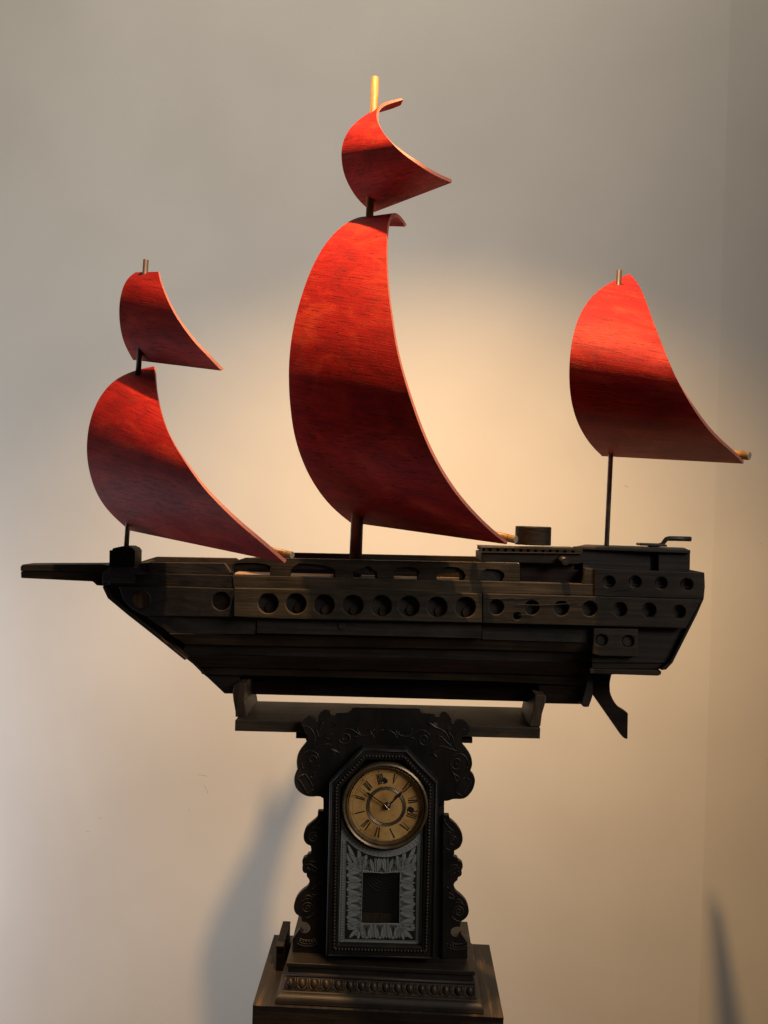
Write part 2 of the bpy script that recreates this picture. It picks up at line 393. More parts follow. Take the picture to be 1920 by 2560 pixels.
def build_sail(Lp, Rp, mast, YM, pb, pt, nskip=0, thick=0.0065, theta=TH, name='sail', segs=((0, 0), ), curl=0):
    """ruled curved sheet between a far (left) and a near (right) edge; pb / pt rows where the mast pierces it"""
    st, ct = math.sin(theta), math.cos(theta)
    n = 56
    if curl:
        nl = 12
        L = resample(Lp[:curl + 1], nl)[:-1] + resample(Lp[curl:], n); Rr = resample(Rp[:curl + 1], nl)[:-1] + resample(Rp[curl:], n)
    else: L = resample(Lp, n); Rr = resample(Rp, n)
    sd = Lp[0][0]; L = wob(L, sd); Rr = wob(Rr, sd + 2)
    def mastx(py):
        (xa, ya), (xb, yb) = mast
        return P(xa + (xb - xa) * (py - ya) / (yb - ya), py, YM).x
    def a_for(py, xl):
        X0 = mastx(py); d = ray(xl, py); r = d.x / d.y
        return (X0 - r * YM) / (ct + r * st)
    ab = a_for(pb[1], pb[0]); at = a_for(pt[1], pt[0])
    rows = []
    for i, (l, rr) in enumerate(zip(L, Rr)):
        t = max(0.0, min(1.0, (l[1] - pt[1]) / (pb[1] - pt[1])))
        a = at + (ab - at) * t
        X0 = mastx(l[1]); d = ray(*l); r = d.x / d.y
        be = (r * (YM + st * a) - X0 + ct * a) / (r * ct - st)
        far = Vector((X0 - ct * a - st * be, YM + st * a - ct * be, 0)); far.z = d.z / d.y * far.y + CAMZ
        d = ray(*rr); r = d.x / d.y
        s = (r * (YM - ct * be) - X0 + st * be) / (ct + r * st)
        near = Vector((X0 + ct * s - st * be, YM - st * s - ct * be, 0)); near.z = d.z / d.y * near.y + CAMZ
        rows.append((far, near))
    m_ = 14
    bm = bmesh.new(); uvl = bm.loops.layers.uv.new('UVMap')
    grid = []; arc = 0; prev = None
    for far, near in rows:
        mid = (far + near) / 2
        if prev is not None: arc += (mid - prev).length
        prev = mid; wd = (near - far).length
        grid.append([(far.lerp(near, k / m_), (k / m_ * wd, arc)) for k in range(m_ + 1)])
    nr = len(grid)
    nor = [[None] * (m_ + 1) for _ in range(nr)]
    for i in range(nr):
        for k in range(m_ + 1):
            du = grid[i][min(k + 1, m_)][0] - grid[i][max(k - 1, 0)][0]
            dv = grid[min(i + 1, nr - 1)][k][0] - grid[max(i - 1, 0)][k][0]
            nn = du.cross(dv).normalized()
            if i == 28 and k == 7 and nn.y > 0: pass
            nor[i][k] = nn
    sgn = 1 if nor[nr // 2][m_ // 2].y > 0 else -1          # make it point away from the viewer
    front = [[bm.verts.new(grid[i][k][0]) for k in range(m_ + 1)] for i in range(nr)]
    back = [[bm.verts.new(grid[i][k][0] + nor[i][k] * sgn * thick) for k in range(m_ + 1)] for i in range(nr)]
    def face(vs, uvs, mi):
        f = bm.faces.new(vs); f.material_index = mi; f.smooth = mi == 0
        for lp, u in zip(f.loops, uvs): lp[uvl].uv = u
    for i in range(nr - 1):
        for k in range(m_):
            u = [grid[i][k][1], grid[i][k + 1][1], grid[i + 1][k + 1][1], grid[i + 1][k][1]]
            face([front[i][k], front[i][k + 1], front[i + 1][k + 1], front[i + 1][k]], u, 0)
            face([back[i][k], back[i + 1][k], back[i + 1][k + 1], back[i][k + 1]], [u[0], u[3], u[2], u[1]], 0)
        for k in (0, m_):
            u = [grid[i][k][1], grid[i + 1][k][1]] * 2
            face([front[i][k], front[i + 1][k], back[i + 1][k], back[i][k]], u, 1)
    for i in (0, nr - 1):
        for k in range(m_):
            u = [grid[i][k][1], grid[i][k + 1][1]] * 2
            face([front[i][k], front[i][k + 1], back[i][k + 1], back[i][k]], u, 1)
    me = frombm(bm)
    o = link(name, me, ['sail', 'rim'], ship)
    mod = o.modifiers.new('split', 'EDGE_SPLIT'); mod.split_angle = R(45)
    return o, rows

mastB = ((316, 1365), (365, 650)); mastM = ((889, 1395), (938, 195)); mastS = ((1516.7, 1361), (1548.3, 676))
# main sail
Lm = q('S1', (745, 1062), (735, 1030), (700, 1004), (620, 1024), (548, 1058), (450, 1150), (390, 1240), (320, 1380), (265, 1540)) + \
     q('S2', (206, 118), (182, 250), (170, 400), (173, 560), (198, 780), (245, 940), (300, 1060), (370, 1165), (440, 1245), (535, 1318))
Rm = q('S1', (950, 1066), (915, 1012), (878, 980), (850, 985), (830, 1025), (822, 1100), (818, 1200), (822, 1400), (836, 1560)) + \
     q('S2', (782, 118), (803, 270), (840, 420), (888, 580), (958, 780), (1050, 980), (1170, 1165), (1300, 1310), (1395, 1398), (1462, 1448))
main, rowsM = build_sail(Lm, Rm, mastM, YC, q('S2', (470, 1262))[0], q('S1', (600, 1030))[0], curl=4)
# top sail
Lt = q('S1', (900, 285), (840, 306), (775, 322), (720, 328), (650, 380), (590, 435), (550, 500), (528, 580), (530, 660), (545, 740), (580, 820), (625, 890), (690, 958), (742, 986))
Rt = q('S1', (915, 248), (850, 262), (800, 275), (764, 296), (750, 345), (762, 405), (800, 472), (860, 545), (930, 610), (1000, 662), (1070, 710), (1140, 750), (1195, 776), (1242, 795))
top, rowsT = build_sail(Lt, Rt, mastM, 1.70, q('S1', (655, 925))[0], q('S1', (700, 342))[0], curl=4, theta=R(55))
# bow sails
Lb = q('S3', (475, 812), (400, 834), (330, 865), (270, 905), (200, 985), (150, 1080), (115, 1190), (100, 1310), (100, 1400), (115, 1500), (150, 1620), (210, 1730), (280, 1810), (385, 1905))
Rb = q('S3', (554, 798), (557, 830), (560, 880), (566, 940), (578, 1010), (602, 1110), (640, 1230), (700, 1345), (780, 1470), (880, 1610), (1000, 1740), (1130, 1865), (1250, 1965), (1435, 2125))
bow, rowsB = build_sail(Lb, Rb, mastB, YC - 0.01, q('S3', (330, 1855))[0], q('S3', (400, 834))[0])
Lu = q('S3', (430, 163), (390, 190), (350, 250), (325, 340), (318, 430), (325, 530), (345, 620), (375, 690), (412, 755))
Ru = q('S3', (582, 160), (588, 200), (615, 280), (650, 365), (700, 460), (760, 550), (830, 640), (900, 715), (1008, 828))
bowu, rowsU = build_sail(Lu, Ru, mastB, YC - 0.01, q('S3', (372, 690))[0], q('S3', (425, 165))[0])
# stern sail
Ls = q('S4', (530, 143), (420, 195), (330, 255), (260, 330), (200, 430), (160, 550), (135, 680), (125, 830), (128, 960), (145, 1080), (180, 1200), (230, 1300), (290, 1385), (365, 1457))
Rs = q('S4', (566, 130), (610, 170), (650, 240), (690, 345), (730, 460), (780, 590), (840, 740), (900, 880), (980, 1030), (1060, 1160), (1150, 1280), (1250, 1380), (1330, 1445), (1393, 1512))
stern, rowsS = build_sail(Ls, Rs, mastS, YC, q('S4', (345, 1440))[0], q('S4', (420, 195))[0], theta=R(25))

# masts
def mast_obj(line, YM, a, b, rpx, mat, nm='mast', par=ship, taper=1.0):
    (xa, ya), (xb, yb) = line
    def at(y): return P(xa + (xb - xa) * (y - ya) / (yb - ya), y, YM)
    k = px2m(YM)
    return tube(nm, [at(a), at((a + b) / 2), at(b)], [rpx * k, rpx * k * (1 + taper) / 2, rpx * k * taper], mat, par, 20)
mm = mast_obj(mastM, YC, 1440, 1180, 16, 'mast', taper=0.93)
kT = px2m(1.70)
tube('topmast', [P(898.8, 1155, YC), P(918, 690, 1.69), P(925, 520, 1.70), P(938, 195, 1.70)], [9.6 * kT] * 4, 'dowel', mm, 20)
mb = mast_obj(mastB, YC - 0.01, 1380, 940, 6.0, 'rod'); mast_obj(mastB, YC - 0.01, 940, 650, 6.6, 'tipwood', nm='topmast', par=mb)
ms = mast_obj(mastS, YC, 1372, 900, 5.8, 'rod'); mast_obj(mastS, YC, 900, 676, 6.5, 'tipwood', nm='topmast', par=ms)
for (rows, start, end, rr, line, dd) in ((rowsB, (600, 1358), (730, 1388), 9.0, mastB, 0.012), (rowsM, (1180, 1325), (1289, 1349), 9.8, mastM, 0.012), (rowsS, (1765, 1128), (1873, 1140), 10.5, mastS, 0.012)):
    near = rows[-1][1]
    Yt = near.y + 0.03
    e = P(end[0], end[1], Yt - 0.012); s_ = P(start[0], start[1], Yt + 0.06)
    b = tube('boom', [s_, e], rr * px2m(Yt), 'dowel', ship, 18)
    dirn = (e - s_).normalized()
    tube('boom_end', [e - dirn * 0.001, e + dirn * 0.0008], rr * px2m(Yt) * 0.93, 'tip', b, 18)

# ---- hull
def poly_top(*pts): return list(pts)
# cores (closed body behind the planks)
slab('hull', [(600, 1445), (1480, 1462), (1740, 1470), (1735, 1520), (1690, 1640), (1640, 1680), (1476, 1690), (1450, 1757), (575, 1732), (600, 1650)], 1.615, 0.11, 'black', ship, kz=-0.42, z0=zl)
slab('bow_body', [(270, 1440), (604, 1445), (604, 1734), (565, 1732), (505, 1683), (470, 1648), (330, 1535), (275, 1490)], 1.612, 0.08, 'black', ship, kx=-0.12, x0=x600, kz=-0.42, z0=zl)
# deck
bm = bmesh.new()
dz = P(900, 1447, YH).z - 0.006
c1 = P(600, 1447, YH); c2 = P(1300, 1447, YH)
DK = []
for i in range(9):
    ya = YH + 0.018 + i * 0.0195
    bm = bmesh.new(); bmesh.ops.create_cube(bm, size=1)
    for v in bm.verts:
        v.co = Vector(((c1.x - 0.19 if v.co.x < 0 else c2.x + 0.02), ya if v.co.y < 0 else ya + 0.0188, dz if v.co.z > 0 else dz - 0.008))
        if v.co.x < c1.x: v.co.y = 1.665 + (v.co.y - 1.665) * 0.30
    DK.append(link('deck_plank', frombm(bm), 'deck', ship, bevel=0.0008, seg=1))

# upper rail strip
slab('rail', q('L2', (320, 345), (1220, 362)) + [(584, 1469.8), (337, 1465), (296, 1463), (300, 1457), (337, 1457)], YH - 0.001, 0.02, 'black', ship, **bowp)
slab('rail', [(581, 1438.4), (1160, 1451.5), (1484, 1460.5), (1484, 1489), (1160, 1482), (584, 1469.8)], YH, 0.026, 'port', ship)
# bow cap, bulwark boards
slab('bow_cap', q('L', (645, 330), (690, 300), (870, 300), (930, 340), (850, 345), (850, 398), (740, 395), (640, 385)), YH - 0.006, 0.05, 'black', ship, **bowp)
slab('bulwark', q('L', (862, 303), (885, 272), (928, 269), (928, 344), (850, 344)), YH + 0.004, 0.012, 'black', ship, **bowp)
slab('bulwark', q('L', (930, 268), (1410, 272), (1463, 345), (930, 344)), YH + 0.002, 0.013, 'black', ship, **bowp)
slab('bulwark', [(352, 1404), (390, 1392), (589, 1395.5), (597, 1401), (597, 1445), (352, 1440)], 1.725, 0.012, 'brown', ship, kx=0.2, x0=x600)
# diagonal bow end board joining both sides
bm = bmesh.new()
a1, a2 = P(352, 1407, YH + 0.10), P(396, 1392, 1.70)
for (pa, pb_) in ((a1, a2),):
    vs = [pa, pb_, Vector((pb_.x, pb_.y, pb_.z - 0.035)), Vector((pa.x, pa.y, pa.z - 0.03))]
    f = [bm.verts.new(v) for v in vs]; g = [bm.verts.new(v + Vector((0.012, 0.004, 0))) for v in vs]
    bm.faces.new(f); bm.faces.new(g[::-1])
    for i in range(4): bm.faces.new([f[i], f[(i + 1) % 4], g[(i + 1) % 4], g[i]])
link('bow_end_board', frombm(bm), 'brown', ship, bevel=0.001)
# far bulwark along the waist
slab('bulwark', [(600, 1398), (735, 1382), (1192, 1391.5), (1215, 1392), (1215, 1450), (600, 1440)], 1.735, 0.014, 'brown', ship)
# waist board with burnt openings
def cutb(name, c, pts): return q(c, *pts)
O = [q('M2', (97, 225), (93, 130), (140, 116), (240, 110), (360, 116), (440, 128), (487, 150), (476, 180), (475, 243), (103, 236)),
     q('M2', (682, 250), (690, 185), (730, 145), (775, 120), (870, 122), (960, 130), (1060, 145), (1120, 168), (1152, 192), (1150, 264)),
     q('M2', (1335, 263), (1335, 205), (1400, 185), (1450, 165), (1480, 148), (1515, 152), (1545, 185), (1590, 212), (1590, 271)),
     q('M3', (350, 282), (350, 213), (370, 180), (430, 160), (530, 156), (600, 180), (620, 215), (602, 250), (600, 291)),
     q('M3', (795, 291), (797, 225), (850, 175), (900, 153), (1010, 158), (1070, 195), (1097, 240), (1085, 285), (1060, 297)),
     q('M3', (1230, 299), (1240, 225), (1270, 200), (1310, 175), (1380, 178), (1440, 183), (1490, 215), (1500, 250), (1475, 304))]
fr_ = [(581, 1437.8), (582, 1405), (612, 1394.7), (759, 1396.7), (1220, 1406.6), (1296, 1408.6), (1300, 1411), (1300, 1454), (1160, 1451)]
# cut the notches open at the bottom by tracing the outline through them
bot = [(1300, 1454.6)]
for o_ in reversed(O):
    pts = o_
    # order each notch from its right foot to its left foot
    bot += [(pts[-1][0], pts[-1][1] + 0.6)] + [tuple(p) for p in pts[-1:0:-1]] + [(pts[0][0], pts[0][1])]
    bot += [(pts[0][0] - 0.5, 1437.6 + (pts[0][0] - 581) * 0.0233)]
outline = [(581, 1437.8), (582, 1405), (612, 1394.7), (759, 1396.7), (1220, 1406.6), (1296, 1408.6), (1300, 1411)] + bot
wb = slab('waist_board', outline, YH + 0.003, 0.016, 'port', ship, bevel=0.0008, seg=1)
CH = [q('M2', (80, 128), (240, 100), (440, 118), (495, 145), (470, 178), (420, 170), (330, 176), (240, 182), (170, 196), (103, 220), (85, 220)),
      q('M2', (675, 190), (735, 130), (775, 108), (960, 118), (1070, 133), (1165, 190), (1165, 265), (1132, 264), (1130, 205), (1060, 182), (1000, 190), (860, 184), (740, 188), (690, 196)),
      q('M2', (1330, 200), (1400, 170), (1480, 136), (1530, 145), (1605, 205), (1605, 274), (1565, 271), (1560, 205), (1525, 205), (1520, 240), (1430, 230), (1335, 215)),
      q('M3', (340, 205), (370, 165), (430, 146), (540, 144), (625, 180), (632, 230), (612, 291), (588, 289), (588, 212), (500, 204), (440, 208), (352, 216)),
      q('M3', (788, 225), (850, 160), (900, 140), (1020, 144), (1085, 190), (1110, 240), (1092, 298), (1030, 296), (1028, 222), (950, 216), (880, 219), (797, 232)),
      q('M3', (1228, 225), (1310, 160), (1450, 168), (1510, 215), (1510, 260), (1485, 306), (1255, 300), (1250, 262), (1232, 250))]
for c_ in CH:
    o = slab('charred_edge', resample([*c_, c_[0]], 46)[:-1], YH + 0.0105, 0.012, 'char', wb, bevel=0.002, seg=2)
    for v in o.data.vertices:
        pass

def holes_slab(name, pts, Y, thick, mat, centers, par=ship, back=True, backmat='black', backoff=0.011, **kw):
    tiny = [c for c in centers if c[2] < 4]; centers = [c for c in centers if c[2] >= 4]
    hs = [circ(x + random.uniform(-.3, .3), y + random.uniform(-.3, .3), r * random.uniform(0.98, 1.02), 26, r * random.uniform(0.98, 1.02)) for x, y, r in centers]
    o = slab(name, pts, Y, thick, mat, par, holes=hs, bevel=0.0018, **kw)
    for x, y, r in tiny: slab('nail_hole', circ(x, y, r, 10), Y - 0.0003, 0.002, 'dark', o, bevel=0, **kw)
    return o
# bow board with two round recesses
c0 = [(q('L3', (378, 218))[0][0], q('L3', (378, 218))[0][1], 23), (q('L3', (1118, 233))[0][0], q('L3', (1118, 233))[0][1], 23.5)]
g0 = holes_slab('gun_port_board', q('L3', (170, 92), (700, 98), (1230, 116), (1232, 378), (420, 370), (300, 312), (215, 225)), YH - 0.004, 0.008, 'black', c0, **bowp)
for x, y, r in c0:
    slab('port_recess', circ(x, y, r + 2, 20), YH + 0.0042, 0.006, 'mast' if x < 400 else 'brown', g0, bevel=0, **bowp)
# main gun port board (8)
c8 = [(560 + x / 2.5136, 1300 + y / 2.5136, 26) for x, y in ((278, 525), (452, 527), (628, 533), (808, 537), (989, 540), (1162, 543), (1338, 548), (1517, 549))]
c8b = c8 + [(560 + 893 / 2.5136, 1300 + 533 / 2.5136, 3.2), (560 + 1423 / 2.5136, 1300 + 548 / 2.5136, 3.2)]
g1 = holes_slab('gun_port_board', [(585, 1470), (900, 1476), (1204.5, 1484), (1205.3, 1557.4), (1000, 1553), (700, 1547), (604, 1542.7), (585, 1541)], YH - 0.010, 0.012, 'port', c8b)
slab('port_backing', [(590, 1480), (1200, 1492), (1200, 1550), (590, 1536)], YH + 0.0075, 0.008, 'black', g1)
for i, (x, y, r) in enumerate(c8):
    dx_, dy_ = random.uniform(4, 11), random.uniform(9, 14)
    slab('cannon_muzzle', circ(x + dx_, y + dy_, random.uniform(12, 15), 20), YH + 0.0042, 0.006, 'brown', g1, bevel=0.0012)
# right board (7)
c7 = [(1160 + x / 2.5136, 1300 + y / 2.5136, r / 2.5136) for x, y, r in ((204, 548, 47), (427, 551, 46), (612, 555, 47), (790, 558, 48), (981, 563, 45), (1163, 568, 45), (1352, 577, 42), (333, 604, 24))]
g2 = holes_slab('gun_port_board', [(1206.5, 1484), (1480, 1491), (1755.5, 1499), (1715, 1571.7), (1677, 1570.5), (1206.5, 1558)], YH - 0.008, 0.012, 'port', c7)
slab('port_backing', [(1212, 1495), (1735, 1508), (1705, 1562), (1212, 1552)], YH + 0.006, 0.007, 'black', g2)
# splits in the board
for pts in (((120, 492), (200, 494), (310, 490), (318, 497), (440, 490)), ((310, 536), (370, 533), (480, 535), (600, 530), (720, 520)), ((340, 598), (385, 596), (430, 600))):
    pp = [P(x, y, YH - 0.0084) for x, y in q('R', *pts)]
    bm = bmesh.new(); add_tube(bm, pp, [0.0003] + [0.0007] * (len(pp) - 2) + [0.0002], 6)
    link('split', frombm(bm), 'dark', g2)
for k, (x, y, r) in enumerate(c7[4:7]):
    cc = P(x - 3, y + 2, YH + 0.0035)
    lathe('port_liner', cc, [(r * px2m(YH) * 0.78, 0.002), (r * px2m(YH) * 0.78, -0.003), (r * px2m(YH) * 1.02, -0.003), (r * px2m(YH) * 1.02, 0.002)], 'red', g2, 24)
# upper stern board (4)
c4 = [(1440 + x / 4.879, 1300 + y / 4.879, 15.3) for x, y in ((402, 752), (725, 756), (1040, 770), (1352, 786))]
g3 = holes_slab('gun_port_board', q('R2', (222, 592), (700, 612), (1565, 640), (1558, 962), (1520, 968), (225, 928)), YH - 0.004, 0.012, 'brown', c4)
slab('port_backing', q('R2', (240, 640), (1500, 680), (1500, 930), (240, 900)), YH + 0.009, 0.006, 'black', g3)
for x, y, r in c4:
    cc = P(x, y, YH + 0.0045); rr = r * px2m(YH)
    lathe('port_liner', cc, [(rr * 0.80, 0.003), (rr * 0.80, -0.002), (rr * 1.03, -0.005), (rr * 1.03, 0.003)], 'brown', g3, 24)
    slab('port_bar', [(x - 11, y + 6), (x + 11, y + 6.6), (x + 11, y + 8.4), (x - 11, y + 8)], YH + 0.003, 0.003, 'dark', g3, bevel=0)
slab('end_block', q('R', (763, 303), (814, 309), (815, 403), (746, 398), (752, 380)), YH + 0.001, 0.03, 'port', ship)
# lower two hole block
c2_ = [(1440 + x / 4.879, 1540 + y / 4.879, 15) for x, y in ((315, 295), (635, 308))]
g4 = holes_slab('gun_port_board', q('R3', (212, 148), (760, 155), (758, 490), (735, 497), (300, 490), (205, 465)), YH - 0.002, 0.012, 'port', c2_ + [(1440 + 482 / 4.879, 1540 + 311 / 4.879, 2.2), (1440 + 716 / 4.879, 1540 + 448 / 4.879, 2.6)])
for x, y, r in c2_:
    slab('port_plug', circ(x - 1, y, 12.5, 22), YH + 0.004, 0.01, 'black', g4, bevel=0.001)
# bow stem
slab('bow_stem', q('L', (640, 386), (648, 425), (680, 488), (800, 590), (980, 730), (1160, 880), (1178, 868), (1050, 715), (925, 603), (845, 540), (790, 480), (742, 415), (740, 398)), YH + 0.012, 0.05, 'black', ship, **bowp)
slab('stem_edge', q('L', (642, 420), (676, 492), (798, 594), (978, 735), (1160, 882), (1174, 872), (990, 720), (812, 578), (700, 482), (668, 425)), YH + 0.001, 0.09, 'brown', ship, kx=-0.18, x0=x600)
# planks below
pl_ = []
slab('hull_plank', q('L3', (432, 374), (1445, 381), (1445, 537), (640, 530), (560, 470)), YH + 0.012, 0.015, 'black', ship, kx=-0.12, x0=x600)
slab('hull_plank', q('M', (207, 612), (1618, 648), (1617, 746), (900, 728), (207, 713)), YH + 0.004, 0.02, 'black', ship)
slab('wood_plug', circ(560 + 741 / 2.5136, 1300 + 664 / 2.5136, 9.5, 18), YH + 0.002, 0.006, 'black', ship, bevel=0.001)
slab('hull_plank', q('R', (112, 650), (806, 672), (803, 772), (112, 750)), YH + 0.012, 0.02, 'black', ship)
ya = [(422, 1584), (642, 1586), (1204, 1597.5), (1479, 1606.5)]
yb = [(463, 1612), (560, 1613.5), (1220, 1625), (1479, 1632.5)]
yc = [(465, 1638), (560, 1639), (1220, 1652), (1477, 1656.5)]
yd = [(497, 1668), (560, 1668.5), (1220, 1684), (1474, 1692)]
ye = [(513, 1688), (560, 1688.5), (1220, 1704), (1467, 1716)]
def band(a, b, Y, mat, nm='hull_plank', **kw):
    return slab(nm, [(x, y + 0.4) for x, y in a] + [(x, y - 0.4) for x, y in reversed(b)], Y, 0.022, mat, ship, **kw)
band(ya, yb, 1.564, 'brown', **lowp)
band([(463, 1612)] + yb[1:], [(450, 1638)] + yc[1:], 1.570, 'black', **lowp)
band([(465, 1638)] + yc[1:], [(478, 1655), (497, 1668)] + yd[1:], 1.567, 'red', **lowp)
band(yd, [(505, 1686)] + ye[1:], 1.571, 'brown', **lowp)
slab('hull_plank', [(513, 1688.6), (598, 1690), (598, 1735), (561, 1734)], 1.574, 0.03, 'black', ship, **lowp)
slab('keel', [(598, 1690), (1346, 1710), (1346, 1755), (598, 1735)], 1.600, 0.05, 'red', ship, **lowp)
slab('hull_plank', q('R', (468, 1040), (770, 1048), (768, 1080), (740, 1158), (468, 1152)), 1.574, 0.03, 'brown', ship, **lowp)
slab('hull_plank', q('L', (1168, 852), (1172, 874), (1250, 935), (1268, 968), (1290, 975), (1250, 926)), 1.566, 0.05, 'brown', ship, **lowp)
slab('keel_strip', q('R3', (165, 700), (206, 705), (207, 958), (190, 1020), (157, 1108), (120, 1112), (85, 1105), (65, 1072), (125, 860), (140, 700)), 1.60, 0.07, 'black', ship)
# stern
slab('stern_panel', q('R3', (193, 130), (1352, 150), (1200, 460), (1140, 560), (1040, 575), (193, 570)), YH + 0.012, 0.03, 'black', ship)
slab('stern_panel', q('R3', (193, 572), (1140, 578), (1040, 640), (1000, 645), (193, 638)), YH + 0.016, 0.03, 'brown', ship)
slab('transom', q('R3', (1350, 152), (1200, 462), (1140, 562), (1040, 642), (1040, 662), (1100, 655), (1180, 572), (1330, 275), (1472, -5)) + q('R', (1508, 495), (1515, 420), (1512, 330), (1500, 330), (1497, 500)), YH + 0.001, 0.20, 'blackv', ship)
slab('stern_ledge', q('R3', (175, 648), (1030, 664), (1042, 680), (1036, 715), (1000, 730), (172, 702)), YH + 0.006, 0.18, 'brown', ship)
slab('rudder', q('R3', (160, 702), (435, 712), (412, 820), (415, 920), (430, 970), (450, 1015), (480, 1065), (520, 1112), (570, 1145), (625, 1178), (635, 1195), (630, 1500), (600, 1497), (575, 1480), (210, 958), (165, 900)), YC - 0.012, 0.024, 'red', ship)
# cabin at the stern
slab('cabin_wall', q('R2', (-25, 325), (90, 318), (900, 348), (900, 620), (-25, 610)), YH + 0.030, 0.012, 'black', ship)
slab('cabin_wall', q('R2', (1006, 352), (1395, 366), (1390, 640), (1004, 630)), YH + 0.020, 0.13, 'black', ship)
slab('cabin_wall', q('R2', (880, 360), (1010, 360), (1010, 640), (880, 635)), YH + 0.034, 0.02, 'dark', ship)  # near-black strip in the slot, its shade put into the colour
slab('bulkhead', q('R', (352, 268), (752, 268), (752, 396), (352, 388)), YH + 0.030, 0.02, 'red', ship)
def topslab(name, corners, th, mat, bev=0.001):
    """corners: list of (px,py,Y); makes a horizontal board through the first corner's height"""
    ps = [P(*c) for c in corners]; z = ps[0].z
    bm = bmesh.new()
    pts = []
    for c in corners:
        p = P(*c); pts.append(Vector((p.x, p.y, z)))
    f = [bm.verts.new(p) for p in pts]; g = [bm.verts.new(p - Vector((0, 0, th))) for p in pts]
    bm.faces.new(f); bm.faces.new(g[::-1]); n = len(f)
    for i in range(n): bm.faces.new([f[i], f[(i + 1) % n], g[(i + 1) % n], g[i]])
    return link(name, frombm(bm), mat, ship, bevel=bev)
c_ = q('R2', (-10, 322), (1006, 350), (1396, 364), (1250, 336), (110, 291))
topslab('cabin_roof', [(c_[0][0], c_[0][1], YH + 0.025), (c_[1][0], c_[1][1], YH + 0.010), (c_[2][0], c_[2][1], YH + 0.010), (c_[3][0] + 14, c_[3][1], 1.72), (c_[4][0], c_[4][1], 1.72)], 0.006, 'black')
# deckhouse with a row of drilled holes
dh = slab('deckhouse', q('R4', (215, 402), (1436, 418), (1432, 500), (1415, 535), (1380, 540), (215, 512)), YH + 0.010, 0.13, 'port', ship, bevel=0.002)
hx = [(240, 357), (320, 360), (412, 361), (508, 362), (600, 364), (693, 366), (783, 367), (873, 368), (965, 370), (1050, 371), (1138, 373), (1232, 375), (1328, 377)]
holes_slab('drilled_strip', q('R4', (216, 333), (1420, 345), (1448, 362), (1442, 404), (218, 388)), YH + 0.013, 0.012, 'port', [(1160 + x / 4.879, 1301.0 + y / 4.879, 4.1) for x, y in hx], par=dh)
slab('strip_backing', q('R4', (222, 340), (1430, 352), (1430, 400), (222, 385)), YH + 0.026, 0.11, 'dark', dh)
c_ = q('R4', (216, 332), (1440, 347), (1448, 347), (1345, 298), (150, 288))
topslab('deckhouse_roof', [(c_[0][0], c_[0][1], YH + 0.012), (c_[1][0], c_[1][1], YH + 0.012), (c_[3][0], c_[3][1], 1.69), (c_[4][0], c_[4][1], 1.69)], 0.0008, 'brown', bev=0.0003)
slab('deckhouse_trim', q('R4', (214, 390), (1442, 404), (1440, 416), (214, 401)), YH + 0.004, 0.03, 'red', dh, bevel=0.0008)
cc = P(1160 + 1180 / 4.879, 1300 + 478 / 4.879, YH + 0.012)
k = tube('knob', [cc, cc + Vector((0.004, -0.03, -0.003))], 9.5 * px2m(YH), 'iron', dh, 20)
ce = cc + Vector((0.004, -0.0305, -0.003))
tube('knob_hole', [ce + Vector((0, 0.004, 0)), ce], 4.0 * px2m(YH), 'dark', k, 14)
# drum
cc = P(1332, 1362, 1.625); rr = 44 * px2m(1.625)
hgt = 47 * px2m(1.58) * 1.0
lathe('drum', cc, [(0, 0), (rr, 0), (rr, hgt * 0.72), (rr * 0.985, hgt * 0.74), (rr, hgt * 0.76), (rr, hgt - 0.0015), (rr - 0.0015, hgt), (0, hgt)], 'brown', ship, 48, axis='Z')
# bent pipe tiller
pts = [P(x, y, 1.62) for x, y in q('R2', (880, 308), (1000, 308), (1050, 296), (1078, 262), (1102, 232), (1140, 226), (1200, 226), (1400, 232))]
tube('tiller_pipe', pts, [0.0042] * 3 + [0.0048] * 2 + [0.0054] * 3, 'iron', ship, 14)
slab('tiller_plate', q('R2', (782, 290), (795, 282), (1040, 290), (1110, 300), (1115, 328), (785, 312)), 1.605, 0.03, 'iron', ship)
# block holding the bow mast
bk_ = slab('mast_block', q('L2', (85, 132), (112, 130), (114, 114), (200, 94), (262, 95), (308, 116), (310, 131), (322, 133), (318, 302), (78, 298), (84, 230)), 1.622, 0.045, 'blackv', ship, bevel=0.002)
cc = P(250 + 190 / 3.687, 1340 + 214 / 3.687, 1.622); rr = 8 * px2m(1.62)
lathe('bolt', cc, [(0, -0.002), (rr * .45, -0.003), (rr * .5, 0.0), (rr * .85, 0.0005), (rr, -0.0015), (rr * 1.1, 0.002)], 'iron', bk_, 20)
bm = bmesh.new()
cc = P(250 + 345 / 3.687, 1340 + 200 / 3.687, 1.645)
add_tube(bm, [cc + Vector((-0.008, 0, 0)), cc + Vector((0.002, 0, 0))], 0.006, 14)
link('bolt', frombm(bm), 'dark', bk_)
# bowsprit, two boards
slab('bowsprit', q('L', (128, 292), (140, 279), (640, 277), (700, 288), (700, 318), (640, 328), (128, 322)), 1.630, 0.05, 'black', ship, bevel=0.002)
slab('bowsprit', q('L', (129, 323), (640, 329), (700, 320), (690, 400), (640, 414), (606, 411), (580, 387), (130, 365)), 1.633, 0.045, 'brown', ship, bevel=0.002)

